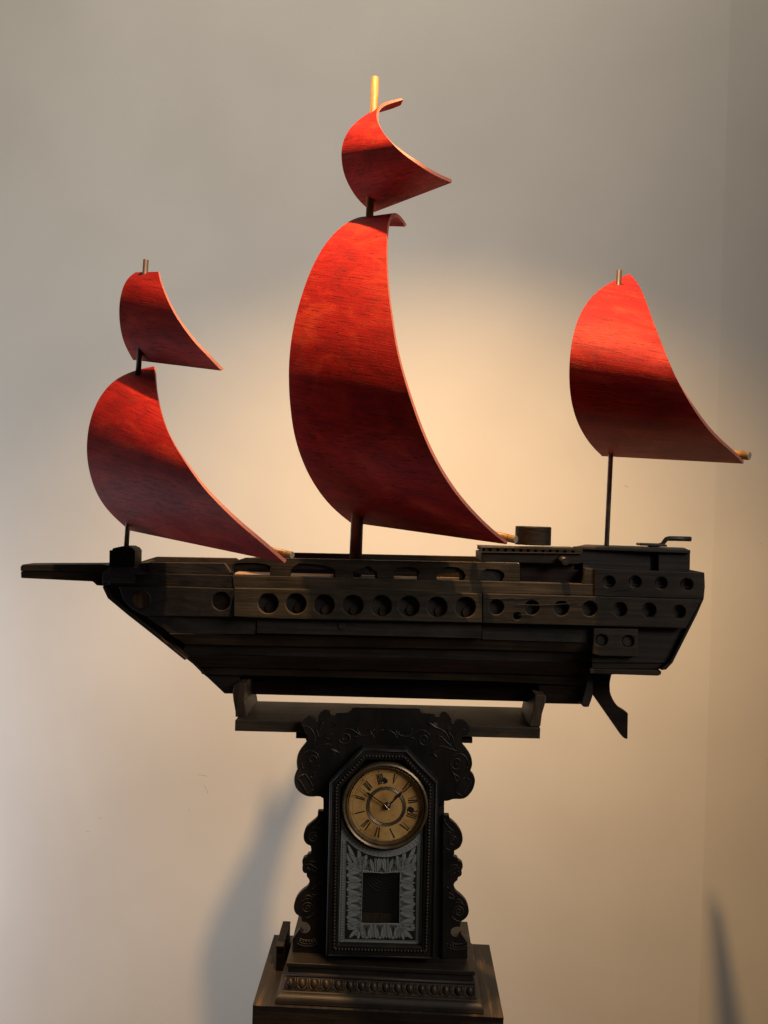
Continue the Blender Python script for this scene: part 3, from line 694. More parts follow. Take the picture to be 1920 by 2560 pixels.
# ------------------------------------------------------------------ CRADLE (shelf)
YS = 1.585
cr = thing('display_cradle', 'brown board cradle with two upright end blocks holding the black ship above the clock', 'cradle', tuple(P(960, 1850, 1.66)))
def hboard(name, pts_front, depth, th, mat, par, bev=0.0015):
    a, b = pts_front   # two 3d points along front top edge
    bm = bmesh.new(); d = Vector((0, depth, 0)); dn = Vector((0, 0, -th))
    f = [bm.verts.new(v) for v in (a, b, b + d, a + d)]; g = [bm.verts.new(Vector(v.co) + dn) for v in f]
    bm.faces.new(f); bm.faces.new(g[::-1])
    for i in range(4): bm.faces.new([f[i], f[(i + 1) % 4], g[(i + 1) % 4], g[i]])
    return link(name, frombm(bm), mat, par, bevel=bev)
sa = P(587.5, 1800.5, YS); sb = P(1351, 1819.5, YS)
hb = hboard('shelf_board', (sa, sb), 0.165, 0.0235, 'shelf', cr)
# nail holes in the shelf top
for (x, y) in q('CT', (908, 399), (1112, 383)) + q('CT2', (527, 419), (695, 410)) + q('R', (210, 1335)):
    if y > 1830: continue
    d = ray(x, y); t = (sa.z + 0.0003 - CAMZ) / d.z; c = Vector((0, 0, CAMZ)) + d * t
    bm = bmesh.new(); add_tube(bm, [c - Vector((0, 0, 0.001)), c + Vector((0, 0, 0.0002))], 0.0045, 12); link('screw_hole', frombm(bm), 'dark', hb)
c = P(1160 + 210 / 2.5136, 1300 + 1335 / 2.5136, YS); bm = bmesh.new(); add_tube(bm, [c + Vector((0, 0.002, 0)), c - Vector((0, 0.0003, 0))], 0.003, 12); link('screw_hole', frombm(bm), 'dark', hb)
def bracket(fpts, depth, Y):
    bm = bmesh.new(); add_slab(bm, resample([*fpts, fpts[0]], 60)[:-1], Y, depth)
    return link('end_block', frombm(bm), 'end', cr, bevel=0.0015)
slabend = [None, None]
slab('end_block', q('CT', (105, 190), (208, 182), (205, 235), (190, 290), (185, 335), (200, 400), (215, 480), (215, 500), (108, 500), (105, 440), (88, 350), (80, 270), (95, 205)), YS + 0.003, 0.12, 'end', cr, bevel=0.0015)
slab('end_block', q('CT2', (1422, 290), (1526, 300), (1528, 345), (1505, 420), (1490, 470), (1475, 590), (1375, 590), (1388, 520), (1405, 430), (1415, 370)), YS + 0.003, 0.12, 'end', cr, bevel=0.0015)
slab('under_board', q('K1', (122, 280), (1478, 318), (1478, 364), (122, 326)), YS + 0.012, 0.13, 'red', cr)

# ------------------------------------------------------------------ CLOCK
YK = 1.562          # carved boards
YD = 1.535          # door front
clock = thing('mantel_clock', 'black carved mantel clock with an askew yellow dial and silver printed glass door', 'clock', tuple(P(955, 2400, 1.63)))
crest = resample(q('K1', (555, 100), (800, 104), (1075, 108)), 12) + resample(q('K1', (1085, 125), (1120, 147), (1180, 150), (1215, 172)), 10) + \
    resample(q('K1', (1218, 165), (1230, 145), (1265, 133), (1300, 150), (1318, 190), (1320, 232)), 14) + \
    resample(q('K1', (1323, 228), (1345, 203), (1390, 187), (1440, 205), (1454, 245), (1445, 290), (1410, 315), (1392, 330), (1400, 370), (1440, 420), (1470, 475), (1475, 530), (1460, 580)), 34) + \
    resample(q('K1', (1464, 583), (1490, 615), (1497, 660), (1480, 720), (1440, 770), (1400, 790), (1330, 792), (1290, 805), (1262, 806)), 22) + \
    q('K1', (1262, 830), (332, 810), (332, 785)) + \
    resample(q('K1', (328, 785), (300, 771), (220, 772), (160, 745), (120, 700), (108, 640), (120, 590), (133, 567)), 20) + \
    resample(q('K1', (133, 560), (128, 500), (140, 440), (170, 395), (210, 345), (220, 318), (195, 290), (180, 250), (162, 215), (180, 180), (220, 165), (268, 180), (288, 215)), 34) + \
    resample(q('K1', (291, 190), (300, 140), (340, 115), (385, 128), (398, 160)), 12) + resample(q('K1', (402, 160), (440, 142), (500, 140), (535, 122), (550, 104)), 10)
crest = [tuple(p) for p in crest]
slab('crest_board', crest, YK, 0.012, 'case', clock, bevel=0.0016)
# a second carved board behind, its outline slightly larger at the waist
slab('crest_back', q('K1', (195, 330), (240, 300), (1380, 330), (1405, 385), (1380, 420), (215, 380)), YK + 0.012, 0.02, 'case', clock)
slab('clock_case', q('K1', (333, 420), (1262, 440)) + q('W2', (250, 2085)) + q('W1', (440, 2050)), YK + 0.008, 0.125, 'case', clock)
def rs(c, pts, n): return [tuple(p) for p in resample(q(c, *pts), n)]
wl = q('W1', (440, 240), (375, 240), (373, 290)) + rs('W1', ((368, 310), (350, 340), (290, 390), (225, 450), (197, 530), (200, 600), (230, 650), (283, 678)), 22) + q('W1', (288, 700), (290, 740), (288, 770)) + \
    rs('W1', ((270, 775), (240, 790), (236, 818)), 6) + rs('W1', ((225, 815), (190, 835), (178, 880), (184, 912)), 8) + rs('W1', ((180, 940), (182, 985), (205, 1018), (233, 1022)), 8) + \
    rs('W1', ((235, 1062), (262, 1095), (268, 1130), (245, 1190), (170, 1250), (110, 1320), (78, 1400), (75, 1470), (100, 1530), (165, 1572)), 26) + q('W1', (172, 1600), (175, 1632)) + \
    rs('W1', ((190, 1630), (235, 1640), (270, 1675), (278, 1715), (255, 1760), (205, 1772), (165, 1750), (145, 1722)), 16) + q('W1', (57, 1845), (56, 2035), (460, 2048), (460, 240))
wl = wl[:-1]
slab('side_wing', wl, YK, 0.012, 'case', clock, bevel=0.0014)
wr = q('W2', (240, 288), (315, 290), (320, 335)) + rs('W2', ((330, 350), (380, 390), (440, 460), (480, 540), (485, 610), (460, 680), (420, 718), (382, 735)), 22) + q('W2', (380, 780), (366, 790)) + \
    rs('W2', ((372, 815), (410, 822), (435, 862)), 6) + rs('W2', ((450, 870), (480, 895), (488, 940), (470, 985)), 8) + rs('W2', ((475, 1010), (468, 1050), (428, 1072)), 6) + \
    rs('W2', ((420, 1110), (385, 1138), (374, 1180), (400, 1250), (470, 1310), (530, 1380), (560, 1460), (560, 1520), (530, 1580), (462, 1630)), 26) + q('W2', (458, 1660), (455, 1697)) + \
    rs('W2', ((440, 1693), (390, 1698), (345, 1725), (335, 1765), (358, 1808), (400, 1820), (440, 1810), (466, 1782)), 16) + q('W2', (545, 1892), (545, 2102), (230, 2090))
slab('side_wing', wr, YK, 0.012, 'case', clock, bevel=0.0014)

# carved relief lines
def spiral(cx, cy, r0, r1, a0, turns, n=28):
    return [(cx + (r0 + (r1 - r0) * i / n) * math.cos(R(a0 + 360 * turns * i / n)), cy + (r0 + (r1 - r0) * i / n) * math.sin(R(a0 + 360 * turns * i / n))) for i in range(n + 1)]
def relief(c, pts, r=0.0014, Y=YK, taper=True, name='carved_scroll', smooth=True):
    pp = q(c, *pts)
    if smooth and len(pp) > 2: pp = resample(pp, max(10, len(pp) * 3))
    p3 = [P(p[0], p[1], Y - 0.0002) for p in pp]; n = len(p3)
    rad = [r * (0.35 + 0.65 * math.sin(math.pi * (i + 0.6) / (n + 0.2)) ** 0.5) if taper else r for i in range(n)]
    bm = bmesh.new(); add_tube(bm, p3, rad, 8); return link(name, frombm(bm), 'relief', clock, smooth=True)
def leaf(c, p0, p1, wd, Y=YK, name='carved_leaf', mat='relief', h=0.0022):
    (x0, y0), (x1, y1) = q(c, p0, p1); dx, dy = x1 - x0, y1 - y0; l = math.hypot(dx, dy); nx, ny = -dy / l, dx / l; wd = wd / CR[c][2]
    bm = bmesh.new(); n = 8; rows = []
    for i in range(n + 1):
        t = i / n; w_ = wd * math.sin(math.pi * t ** 0.8) * 0.5; x = x0 + dx * t; y = y0 + dy * t
        if w_ < 0.05: rows.append([bm.verts.new(P(x, y, Y - 0.0001))]); continue
        rows.append([bm.verts.new(P(x - nx * w_, y - ny * w_, Y)), bm.verts.new(P(x, y, Y - h)), bm.verts.new(P(x + nx * w_, y + ny * w_, Y))])
    for a, b in zip(rows, rows[1:]):
        if len(a) == 1 and len(b) == 3: bm.faces.new([a[0], b[0], b[1]]); bm.faces.new([a[0], b[1], b[2]])
        elif len(a) == 3 and len(b) == 1: bm.faces.new([a[0], b[0], a[1]]); bm.faces.new([a[1], b[0], a[2]])
        elif len(a) == 3: bm.faces.new([a[0], b[0], b[1], a[1]]); bm.faces.new([a[1], b[1], b[2], a[2]])
    return link(name, frombm(bm), mat, clock)
def mir(pts, cx=804, k=0.022):   # mirror left half ornament of the crest on to the right half
    return [(2 * cx - x, y + (cx - x) * 2 * k * 0.9) for x, y in pts]
C1 = [spiral(500, 320, 12, 52, 40, 1.35), [(452, 300), (475, 265), (525, 250), (570, 268), (620, 300), (670, 300), (700, 285), (725, 255)], [(620, 300), (600, 270), (592, 240)],
      [(700, 325), (730, 285), (765, 265), (800, 262)], [(730, 325), (712, 300), (690, 268)],
      spiral(248, 488, 8, 40, 0, 1.1), [(160, 540), (165, 480), (190, 435), (235, 420), (280, 440), (300, 480), (290, 520), (262, 540), (232, 528)],
      [(265, 395), (300, 360), (345, 320), (370, 295), (405, 290)], [(250, 400), (300, 385), (360, 370), (400, 385)], [(180, 235), (205, 232), (235, 250), (262, 290), (268, 330), (255, 380)],
      [(190, 600), (215, 625), (262, 712)], [(135, 632), (160, 660), (208, 745)], [(140, 622), (185, 600)], [(208, 745), (260, 715)], [(170, 520), (172, 548), (185, 555)],
      [(225, 612), (245, 590), (280, 572), (300, 530)], [(230, 612), (255, 632), (270, 580)], [(270, 350), (280, 300), (310, 260), (330, 200)], [(300, 330), (340, 260), (400, 225), (430, 205)]]
for s_ in C1:
    relief('K1', s_, 0.0013)
    relief('K1', mir(s_), 0.0013)
for a, b, wd in (((385, 240), (478, 185), 26), ((395, 215), (440, 182), 18), ((330, 370), (412, 375), 20), ((380, 405), (470, 445), 26), ((400, 460), (440, 420), 18), ((300, 330), (275, 250), 16), ((300, 250), (320, 200), 14), ((345, 320), (395, 345), 14), ((565, 318), (625, 308), 14)):
    leaf('K1', a, b, wd); leaf('K1', mir([a])[0], mir([b])[0], wd)
W_ = [spiral(318, 570, 6, 68, 0, 1.9), [(420, 455), (370, 450), (330, 480)], [(420, 290), (410, 350), (360, 400), (300, 450)], [(345, 690), (400, 660), (425, 600)],
      [(225, 915), (270, 905), (330, 935), (385, 970)], [(225, 975), (250, 950), (270, 985), (262, 1005)], [(280, 990), (300, 965), (318, 1000)], [(320, 1000), (345, 985), (338, 1025)], [(250, 880), (300, 870), (360, 880)],
      spiral(240, 1455, 6, 75, 20, 2.0), [(220, 1582), (280, 1565), (335, 1515)], [(170, 1380), (215, 1345), (300, 1340)], [(190, 1340), (240, 1300), (290, 1310)], [(290, 1290), (330, 1240), (375, 1215)], [(300, 1285), (345, 1290), (370, 1270)], [(350, 1180), (410, 1135)],
      [(115, 1900), (170, 1925), (250, 1935), (320, 1925), (370, 1905)], [(140, 1835), (200, 1860), (290, 1860), (345, 1835)], [(130, 1880), (200, 1905), (290, 1905), (355, 1880)]]
for s_ in W_:
    relief('W1', s_, 0.0012)
    relief('W2', [(803 - 5 - x * 1.0 - 120 + 0, y + 45) for x, y in s_], 0.0012)
for a, b, wd in (((300, 460), (380, 420), 22), ((360, 400), (430, 330), 22), ((300, 1230), (370, 1160), 22), ((330, 1330), (250, 1300), 18)):
    leaf('W1', a, b, wd); leaf('W2', (678 - a[0], a[1] + 45), (678 - b[0], b[1] + 45), wd)
bm = bmesh.new()
for i in range(6):
    for c, x, y in (('W1', 150 + i * 37, 1868 + 12 * math.sin(math.pi * (i + .5) / 6)), ('W2', 290 + i * 35, 1908 + 12 * math.sin(math.pi * (i + .5) / 6))):
        p = q(c, (x, y))[0]; bmesh.ops.create_uvsphere(bm, u_segments=8, v_segments=6, radius=0.0023, matrix=Matrix.Translation(P(p[0], p[1], YK)))
o = link('carved_beads', frombm(bm), 'relief', clock, smooth=True); o['kind'] = 'stuff'

# door frame
outer = q('K1', (380, 662), (628, 403), (965, 410), (1217, 668)) + q('K2', (1187, 985), (350, 962))
inner = q('K1', (462, 712), (660, 492), (945, 496), (1120, 700)) + q('K2', (1086, 882), (447, 866))
slab('door_frame', outer, YD, 0.03, 'case', clock, holes=[inner], bevel=0.0035, seg=3)
def ringpath(pa, f):   # between outer and inner
    return [(a[0] * (1 - f) + b[0] * f, a[1] * (1 - f) + b[1] * f) for a, b in zip(outer, inner)]
mold = ringpath(outer, 0.18); p3 = [P(x, y, YD - 0.0005) for x, y in mold]
bm = bmesh.new()
for i in range(len(p3)): add_tube(bm, [p3[i], p3[(i + 1) % len(p3)]], 0.0020, 8)
link('door_moulding', frombm(bm), 'case', clock, smooth=True)
bm = bmesh.new(); beads = ringpath(outer, 0.66)
for i in range(len(beads)):
    a, b = beads[i], beads[(i + 1) % len(beads)]; l = math.hypot(b[0] - a[0], b[1] - a[1]); n = int(l / 8.2)
    for k in range(n):
        t = (k + 0.5) / n
        bmesh.ops.create_uvsphere(bm, u_segments=8, v_segments=6, radius=0.0029, matrix=Matrix.Translation(P(a[0] + (b[0] - a[0]) * t, a[1] + (b[1] - a[1]) * t, YD - 0.0006)))
o = link('bead_row', frombm(bm), 'relief', clock, smooth=True); o['kind'] = 'stuff'

# dark inside of the case, behind the glass
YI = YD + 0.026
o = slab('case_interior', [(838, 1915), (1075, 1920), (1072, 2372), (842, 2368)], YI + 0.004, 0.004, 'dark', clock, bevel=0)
# dial
dcx, dcy = 966.5, 2016
dc = P(dcx, dcy, YD + 0.012); K = px2m(YD + 0.012)
lathe('dial', dc, [(0, 0), (94.5 * K, 0), (95 * K, 0.003), (0, 0.003)], 'paper', clock, 72)
dial = bpy.data.objects['dial']
lathe('dial_ring', dc + Vector((-0.001, 0, 0)), [(41 * K, 0), (42 * K, -0.0012), (43.5 * K, -0.0006), (45 * K, -0.0014), (46.5 * K, -0.0006), (48.5 * K, -0.0016), (50 * K, 0)], 'brass', dial, 64)
bz = P(962.5, 2016, YD); KB = px2m(YD)
lathe('bezel', bz, [(93 * KB, 0.011), (93.5 * KB, 0.006), (96 * KB, 0.001), (99 * KB, 0.003), (100.5 * KB, -0.0015), (104 * KB, -0.0035), (107.5 * KB, -0.0015), (108.5 * KB, 0.004), (108.5 * KB, 0.012)], 'brass', clock, 96)
Yn = YD + 0.012 - 0.0004
def stroke(bm, a, b, w0, w1=None, Y=Yn, c='D1'):
    w1 = w0 if w1 is None else w1
    dx, dy = b[0] - a[0], b[1] - a[1]; l = math.hypot(dx, dy); nx, ny = -dy / l / 2, dx / l / 2
    add_flat(bm, q(c, (a[0] + nx * w0, a[1] + ny * w0), (b[0] + nx * w1, b[1] + ny * w1), (b[0] - nx * w1, b[1] - ny * w1), (a[0] - nx * w0, a[1] - ny * w0)), Y)
NUM = [[((722, 335), (755, 485), 11), ((744, 328), (775, 480), 11), ((768, 324), (797, 470), 11), ((793, 320), (812, 395), 12)],
       [((988, 332), (965, 476), 17, 5), ((1025, 348), (967, 470), 3)],
       [((1190, 447), (1107, 562), 13), ((1216, 466), (1110, 562), 3), ((1230, 490), (1118, 597), 13)],
       [((1312, 650), (1183, 700), 9, 5), ((1330, 712), (1185, 722), 13), ((1332, 733), (1190, 754), 13)],
       [((1332, 880), (1270, 880), 11), ((1320, 938), (1190, 890), 12), ((1312, 964), (1172, 913), 12), ((1300, 990), (1160, 940), 12)],
       [((1205, 1140), (1105, 1035), 10, 4), ((1190, 1162), (1060, 1068), 13)],
       [((985, 1274), (916, 1133), 15, 11)],
       [((745, 1274), (762, 1118), 13), ((692, 1257), (735, 1110), 13)],
       [((545, 1165), (628, 1040), 13), ((510, 1120), (612, 1012), 12), ((485, 1102), (598, 1000), 12)],
       [((398, 912), (543, 877), 13)],
       [((402, 672), (545, 712), 13), ((405, 645), (550, 690), 10)],
       [((522, 470), (622, 574), 13), ((540, 450), (640, 560), 13), ((562, 428), (659, 535), 13)]]
for n_ in NUM:
    bm = bmesh.new()
    for s_ in n_: stroke(bm, s_[0], s_[1], s_[2] * 1.3 + 1, (s_[3] * 1.3 + 1) if len(s_) > 3 else None)
    link('numeral', frombm(bm, False), 'ink', dial)
bm = bmesh.new()
for (x, y) in ((750, 292), (1017, 302), (1238, 447), (1360, 687), (1348, 958), (1208, 1187), (970, 1310), (708, 1298), (483, 1157), (360, 917), (372, 648), (517, 417)):
    dx, dy = x - 868, y - 805; l = math.hypot(dx, dy); stroke(bm, (x - dx / l * 15, y - dy / l * 15), (x + dx / l * 15, y + dy / l * 15), 9)
link('hour_marks', frombm(bm, False), 'ink', dial)
bm = bmesh.new()
for rr in (507, 545):
    cp = circ(868, 805, rr, 72); ci = circ(868, 805, rr - 3.5, 72)
    for i in range(72): add_flat(bm, q('D1', cp[i], cp[(i + 1) % 72], ci[(i + 1) % 72], ci[i]), Yn + 0.0001)
link('minute_track', frombm(bm, False), 'inkthin', dial)
for (x, y, r) in ((838, 425, 38), (1225, 857, 41)):
    p = q('D1', (x, y))[0]; c = P(p[0], p[1], Yn); rk = r / 5.925 * K
    bm = bmesh.new(); add_lathe(bm, c, [(0, -0.0002), (rk, -0.0002)], 24); bmesh.ops.remove_doubles(bm, verts=bm.verts, dist=1e-6)
    wh = link('winding_hole', frombm(bm, False), 'ink', dial)
    lathe('winding_eyelet', c, [(rk * 0.98, -0.0002), (rk * 1.12, -0.001), (rk * 1.28, 0.0)], 'brass', dial, 24)
Yh = Yn - 0.003
def hand(name, pts, Y):
    slab(name, q('D1', *pts), Y, 0.0008, 'ink', dial, bevel=0)
hand('minute_hand', [(455, 518), (570, 594), (610, 606), (640, 640), (860, 786), (850, 800), (630, 652), (592, 640), (565, 604)], Yh - 0.002)
hand('hour_hand', [(1112, 572), (1070, 660), (1040, 672), (1020, 690), (925, 782), (912, 770), (1005, 682), (1000, 655), (1020, 640), (1045, 622)], Yh)
p = q('D1', (875, 808))[0]; c = P(p[0], p[1], Yh - 0.002)
lathe('hand_hub', c, [(0, -0.001), (5.5 * K, -0.001), (8.5 * K, 0.001), (9 * K, 0.005)], 'iron', dial, 24)
lathe('hand_pin', c + Vector((0, -0.002, 0)), [(0, -0.003), (2.2 * K, -0.003), (3.4 * K, -0.001), (4 * K, 0.002)], 'bright_brass', dial, 18)
bm = bmesh.new(); a = q('D1', (838, 780))[0]; b = q('D1', (905, 850))[0]; add_tube(bm, [P(*a, Yh - 0.0065), P(*b, Yh - 0.0065)], 0.0007, 6); link('hand_pin', frombm(bm), 'bright_brass', dial)

# glass tablet with silver print
YG = YD + 0.010
bzc = (961, 2016.5); rb = 110.5
def arc_pts(xa, xb, r, n=24, c=bzc):
    out = []
    for i in range(n + 1):
        x = xa + (xb - xa) * i / n; out.append((x, c[1] + math.sqrt(max(0, r * r - (x - c[0]) ** 2))))
    return out
tl = q('D2', (195, 20))[0]; tr = q('D2', (1410, 25))[0]; bl = q('D2', (152, 1670))[0]; br = q('D2', (1386, 1710))[0]
win = q('D2', (512, 560), (600, 585), (700, 600), (800, 606), (900, 602), (1000, 590), (1070, 575), (1058, 1368), (490, 1352))
tab = [(tl[0], 2058)] + arc_pts(tl[0] + 0.5, tr[0] - 0.5, rb) + [(tr[0], 2060), br, bl]
tab = [p for p in tab]
tb = slab('glass_tablet', [(tl[0], 2075)] + tab[1:-3] + [(tr[0], 2075), br, bl], YG + 0.0012, 0.002, 'glass', clock, holes=[], bevel=0)
bm = bmesh.new(); add_slab(bm, [(tl[0] + 0.3, 2075)] + tab[1:-3] + [(tr[0] - 0.3, 2075), (br[0] - 0.3, br[1] - 0.3), (bl[0] + 0.3, bl[1] - 0.3)], YG + 0.0006, 0.0004, [win])
link('silver_print', frombm(bm), 'silver', tb)
def blk(polys, Y, mat, name):
    bm = bmesh.new()
    for p in polys:
        try: add_slab(bm, p, Y, 0.0002)
        except Exception as e: print('flat', e)
    return link(name, frombm(bm), mat, tb)
# black panel between border and window
il, ir = q('D2', (275, 170))[0], q('D2', (1322, 200))[0]; ibl, ibr = q('D2', (245, 1583))[0], q('D2', (1297, 1610))[0]
inner_arc = arc_pts(il[0] + 3, ir[0] - 3, 126)
panel = [(il[0], inner_arc[0][1] - 1)] + inner_arc + [(ir[0], inner_arc[-1][1] - 1), ibr, ibl]
bm = bmesh.new(); add_slab(bm, panel, YG + 0.0003, 0.0002, [win]); link('black_print', frombm(bm), 'ink', tb)
# silver leaves over it
def petal(cx, cy, ang, L_, Wd, tipw=1.0, n=12):
    a = R(ang); ux, uy = math.cos(a), math.sin(a); vx, vy = -uy, ux; out = []
    for i in range(n + 1):
        t = i / n; wv = Wd / 2 * (math.sin(math.pi * min(1, 0.12 + 0.88 * t)) ** 0.55 if t < 0.999 else 0.0)
        out.append((t * L_, wv))
    pts = [(cx + ux * l + vx * w2, cy + uy * l + vy * w2) for l, w2 in out] + [(cx + ux * l - vx * w2, cy + uy * l - vy * w2) for l, w2 in reversed(out[:-1])]
    return q('D2', *pts)
sp = []
lft = [640, 850, 1055, 1262]
for i, y in enumerate(lft):
    sp += [petal(500 - i * 4, y - 52, 181, 212 - abs(i - 1.5) * 8, 118), petal(500 - i * 4, y + 52, 179, 205, 112), petal(500, y, 180, 232, 130)]
    sp += [petal(1072, y - 40, 0, 205, 118), petal(1072, y + 62, 1, 200, 112), petal(1072, y + 12, 0, 228, 130)]
    sp += [petal(470, y + 104, 180, 205, 46), petal(1085, y + 112, 0, 215, 46)]
for x in (575, 770, 965):
    sp += [petal(x - 50, 1350, 90, 232, 100), petal(x + 50, 1350, 90, 232, 100), petal(x, 1350, 90, 245, 110), petal(x + 97, 1350, 90, 232, 44)]
for x in (615, 795, 975):
    sp += [petal(x - 40, 600, -90 + (x - 795) * 0.05, 215, 95), petal(x + 40, 600, -90 + (x - 795) * 0.05, 215, 95), petal(x, 600, -90, 210, 90), petal(x + 90, 600, -88, 225, 36), petal(x - 90, 600, -92, 225, 36)]
for (x, y, base, s_) in ((480, 500, -135, 1), (1110, 510, -45, -1), (480, 1400, 135, 1), (1085, 1415, 45, -1)):
    for k, (da, ln, wd) in enumerate(((-64, 150, 66), (-34, 205, 56), (0, 262 if y < 900 else 240, 62), (34, 200, 56), (62, 150, 66))):
        sp.append(petal(x, y, base + da, ln, wd))
    sp.append(q('D2', *circ(x + 10 * s_, y, 60, 16)))
for (x, y, a, ln, wd) in ((420, 480, -113, 330, 62), (480, 455, -98, 210, 60), (360, 500, -118, 300, 56), (540, 440, -72, 110, 60), (330, 560, -140, 90, 60), (470, 430, -150, 190, 50)):
    sp.append(petal(x, y, a, ln, wd)); sp.append(petal(1592 - x, y + 12, 180 - a, ln, wd))
for (x, y, rr) in ((330, 500, 34), (310, 420, 26), (500, 395, 34), (1265, 512, 34), (1285, 432, 26), (1095, 405, 34), (320, 1400, 34), (1255, 1420, 34), (420, 1510, 26), (1160, 1530, 26)):
    sp.append(q('D2', *circ(x, y, rr, 12)))
bm = bmesh.new()
cl = []
for i, p in enumerate(sp):
    # keep everything inside the panel
    x0, x1, y1 = il[0] + 1.2, ir[0] - 1.6, ibl[1] - 1.5
    pts = []
    for (x, y) in p:
        x = max(x0 - (y - il[1]) * 0.021, min(x1 - (y - il[1]) * 0.018, x)); y = min(y1 + (x - il[0]) * 0.022, y)
        ya_ = bzc[1] + math.sqrt(max(0, 127.5 ** 2 - (x - bzc[0]) ** 2)); y = max(ya_, y)
        # stay out of the window
        pts.append((x, y))
    if len(set((round(a, 2), round(b, 2)) for a, b in pts)) < 4: continue
    vs = []
    Yp = YG + 0.0002 - i * 0.0000045
    for a, b in pts:
        v = P(a, b, Yp)
        if vs and (vs[-1].co - v).length < 1e-6: continue
        vs.append(bm.verts.new(v))
    try: bm.faces.new(vs)
    except Exception: pass
link('silver_leaves', frombm(bm, False), 'silver', tb)
# chevrons and fine black lines
bm = bmesh.new(); Yc_ = YG - 0.0006
xk, yk, kk = CR['D2']
for p in sp[:-1]:
    for a, b in zip(p, p[1:]):
        x, y = (a[0] + b[0]) / 2, (a[1] + b[1]) / 2
        if not (il[0] - (y - il[1]) * 0.021 < x < ir[0] - (y - il[1]) * 0.018 and y < ibl[1] - 1): continue
        if y < bzc[1] + math.sqrt(max(0, 128 ** 2 - (x - bzc[0]) ** 2)) or inside((x, y), win): continue
        if math.hypot(a[0] - b[0], a[1] - b[1]) < 0.3: continue
        stroke(bm, ((a[0] - xk) * kk, (a[1] - yk) * kk), ((b[0] - xk) * kk, (b[1] - yk) * kk), 3, 3, YG - 0.0004, 'D2')
def chev(x, y, dx, dy, wd):
    l = math.hypot(dx, dy); nx, ny = -dy / l, dx / l
    for f, ww in ((1.0, 1.0), (0.55, 0.55)):
        a = (x + nx * wd * ww, y + ny * wd * ww); b = (x - nx * wd * ww, y - ny * wd * ww); t = (x + dx * f, y + dy * f)
        m1 = (x + dx * f * .45 + nx * wd * ww * .33, y + dy * f * .45 + ny * wd * ww * .33); m2 = (x + dx * f * .45 - nx * wd * ww * .33, y + dy * f * .45 - ny * wd * ww * .33)
        for s0, s1, w0, w1 in ((a, m1, 9, 8), (m1, t, 8, 4), (b, m2, 9, 8), (m2, t, 8, 4)): stroke(bm, s0, s1, w0, w1, Yc_, 'D2')
for i, y in enumerate(lft):
    chev(496 - i * 5, y, -135, 0, 52); chev(1084 - i * 2, y + 12, 130, 2, 52)
for x in (575, 770, 965): chev(x, 1378, 0, 175, 45)
for x, d in ((598, 18), (795, 0), (990, -18)): chev(x, 585 - abs(d) * 1.2 + 8, d, -190 + abs(d) * 0 + (80 if d == 0 else 0), 48)
# border lines
def rectline(f, w_=4):
    # f in 0..1 between outer tablet edge and inner panel
    L0 = q('D2', (195 + 80 * f, 130), (152 + 93 * f, 1670 - 87 * f)); R0 = q('D2', (1408 - 88 * f, 130), (1386 - 89 * f, 1710 - 100 * f))
    x0, y0, k = CR['D2']
    def un(p): return ((p[0] - x0) * k, (p[1] - y0) * k)
    stroke(bm, un(L0[0]), un(L0[1]), w_, w_, Yc_, 'D2'); stroke(bm, un(R0[0]), un(R0[1]), w_, w_, Yc_, 'D2'); stroke(bm, un(L0[1]), un(R0[1]), w_, w_, Yc_, 'D2')
for f in (0.30, 0.88): rectline(f, 4)
x0_, y0_, k_ = CR['D2']
for i in range(36):
    y = 190 + i * 40
    for f, side in ((0.42, 0), (0.72, 0), (0.42, 1), (0.72, 1)):
        xx = (195 - 43 * (y - 20) / 1650 + 80 * f) if side == 0 else (1408 - 22 * (y - 20) / 1650 - 86 * f)
        stroke(bm, (xx - 5, y), (xx + 5, y), 12, 12, Yc_, 'D2')
for i in range(29):
    x = 245 + i * 37
    for f in (0.38, 0.70): stroke(bm, (x, 1690 - 95 * f + (x - 200) * 0.03), (x + 10, 1690 - 95 * f + (x - 200) * 0.03), 12, 12, Yc_, 'D2')
for i in range(26):
    ang = R(28 + i * 124 / 25)
    for rr in (115.5, 120.5):
        x = bzc[0] + rr * math.cos(ang); y = bzc[1] + rr * math.sin(ang); x = (x - x0_) * k_; y = (y - y0_) * k_
        stroke(bm, (x - 5, y), (x + 5, y), 11, 11, Yc_, 'D2')
link('black_lines', frombm(bm, False), 'ink', tb)
# window border and the gong coils inside
bm = bmesh.new()
bx = win
for i in range(len(win)):
    a, b = win[i], win[(i + 1) % len(win)]
    add_tube(bm, [P(*a, YG - 0.0003), P(*b, YG - 0.0003)], 0.0007, 6)
link('window_line', frombm(bm), 'silver', tb)
for i, rr in enumerate((150, 190, 232, 275, 320)):
    pp = [P(*q('D2', (845 + rr * 1.0 * math.cos(R(a)), 560 + rr * 1.0 * math.sin(R(a))))[0], YI) for a in range(0, 181, 10)]
    bm = bmesh.new(); add_tube(bm, pp, 0.0007, 6); link('gong_coil', frombm(bm), 'iron', clock, smooth=True)
slab('case_floor', q('D2', (500, 1200), (1070, 1210), (1064, 1400), (485, 1390)), YI + 0.001, 0.002, 'end', clock, bevel=0)

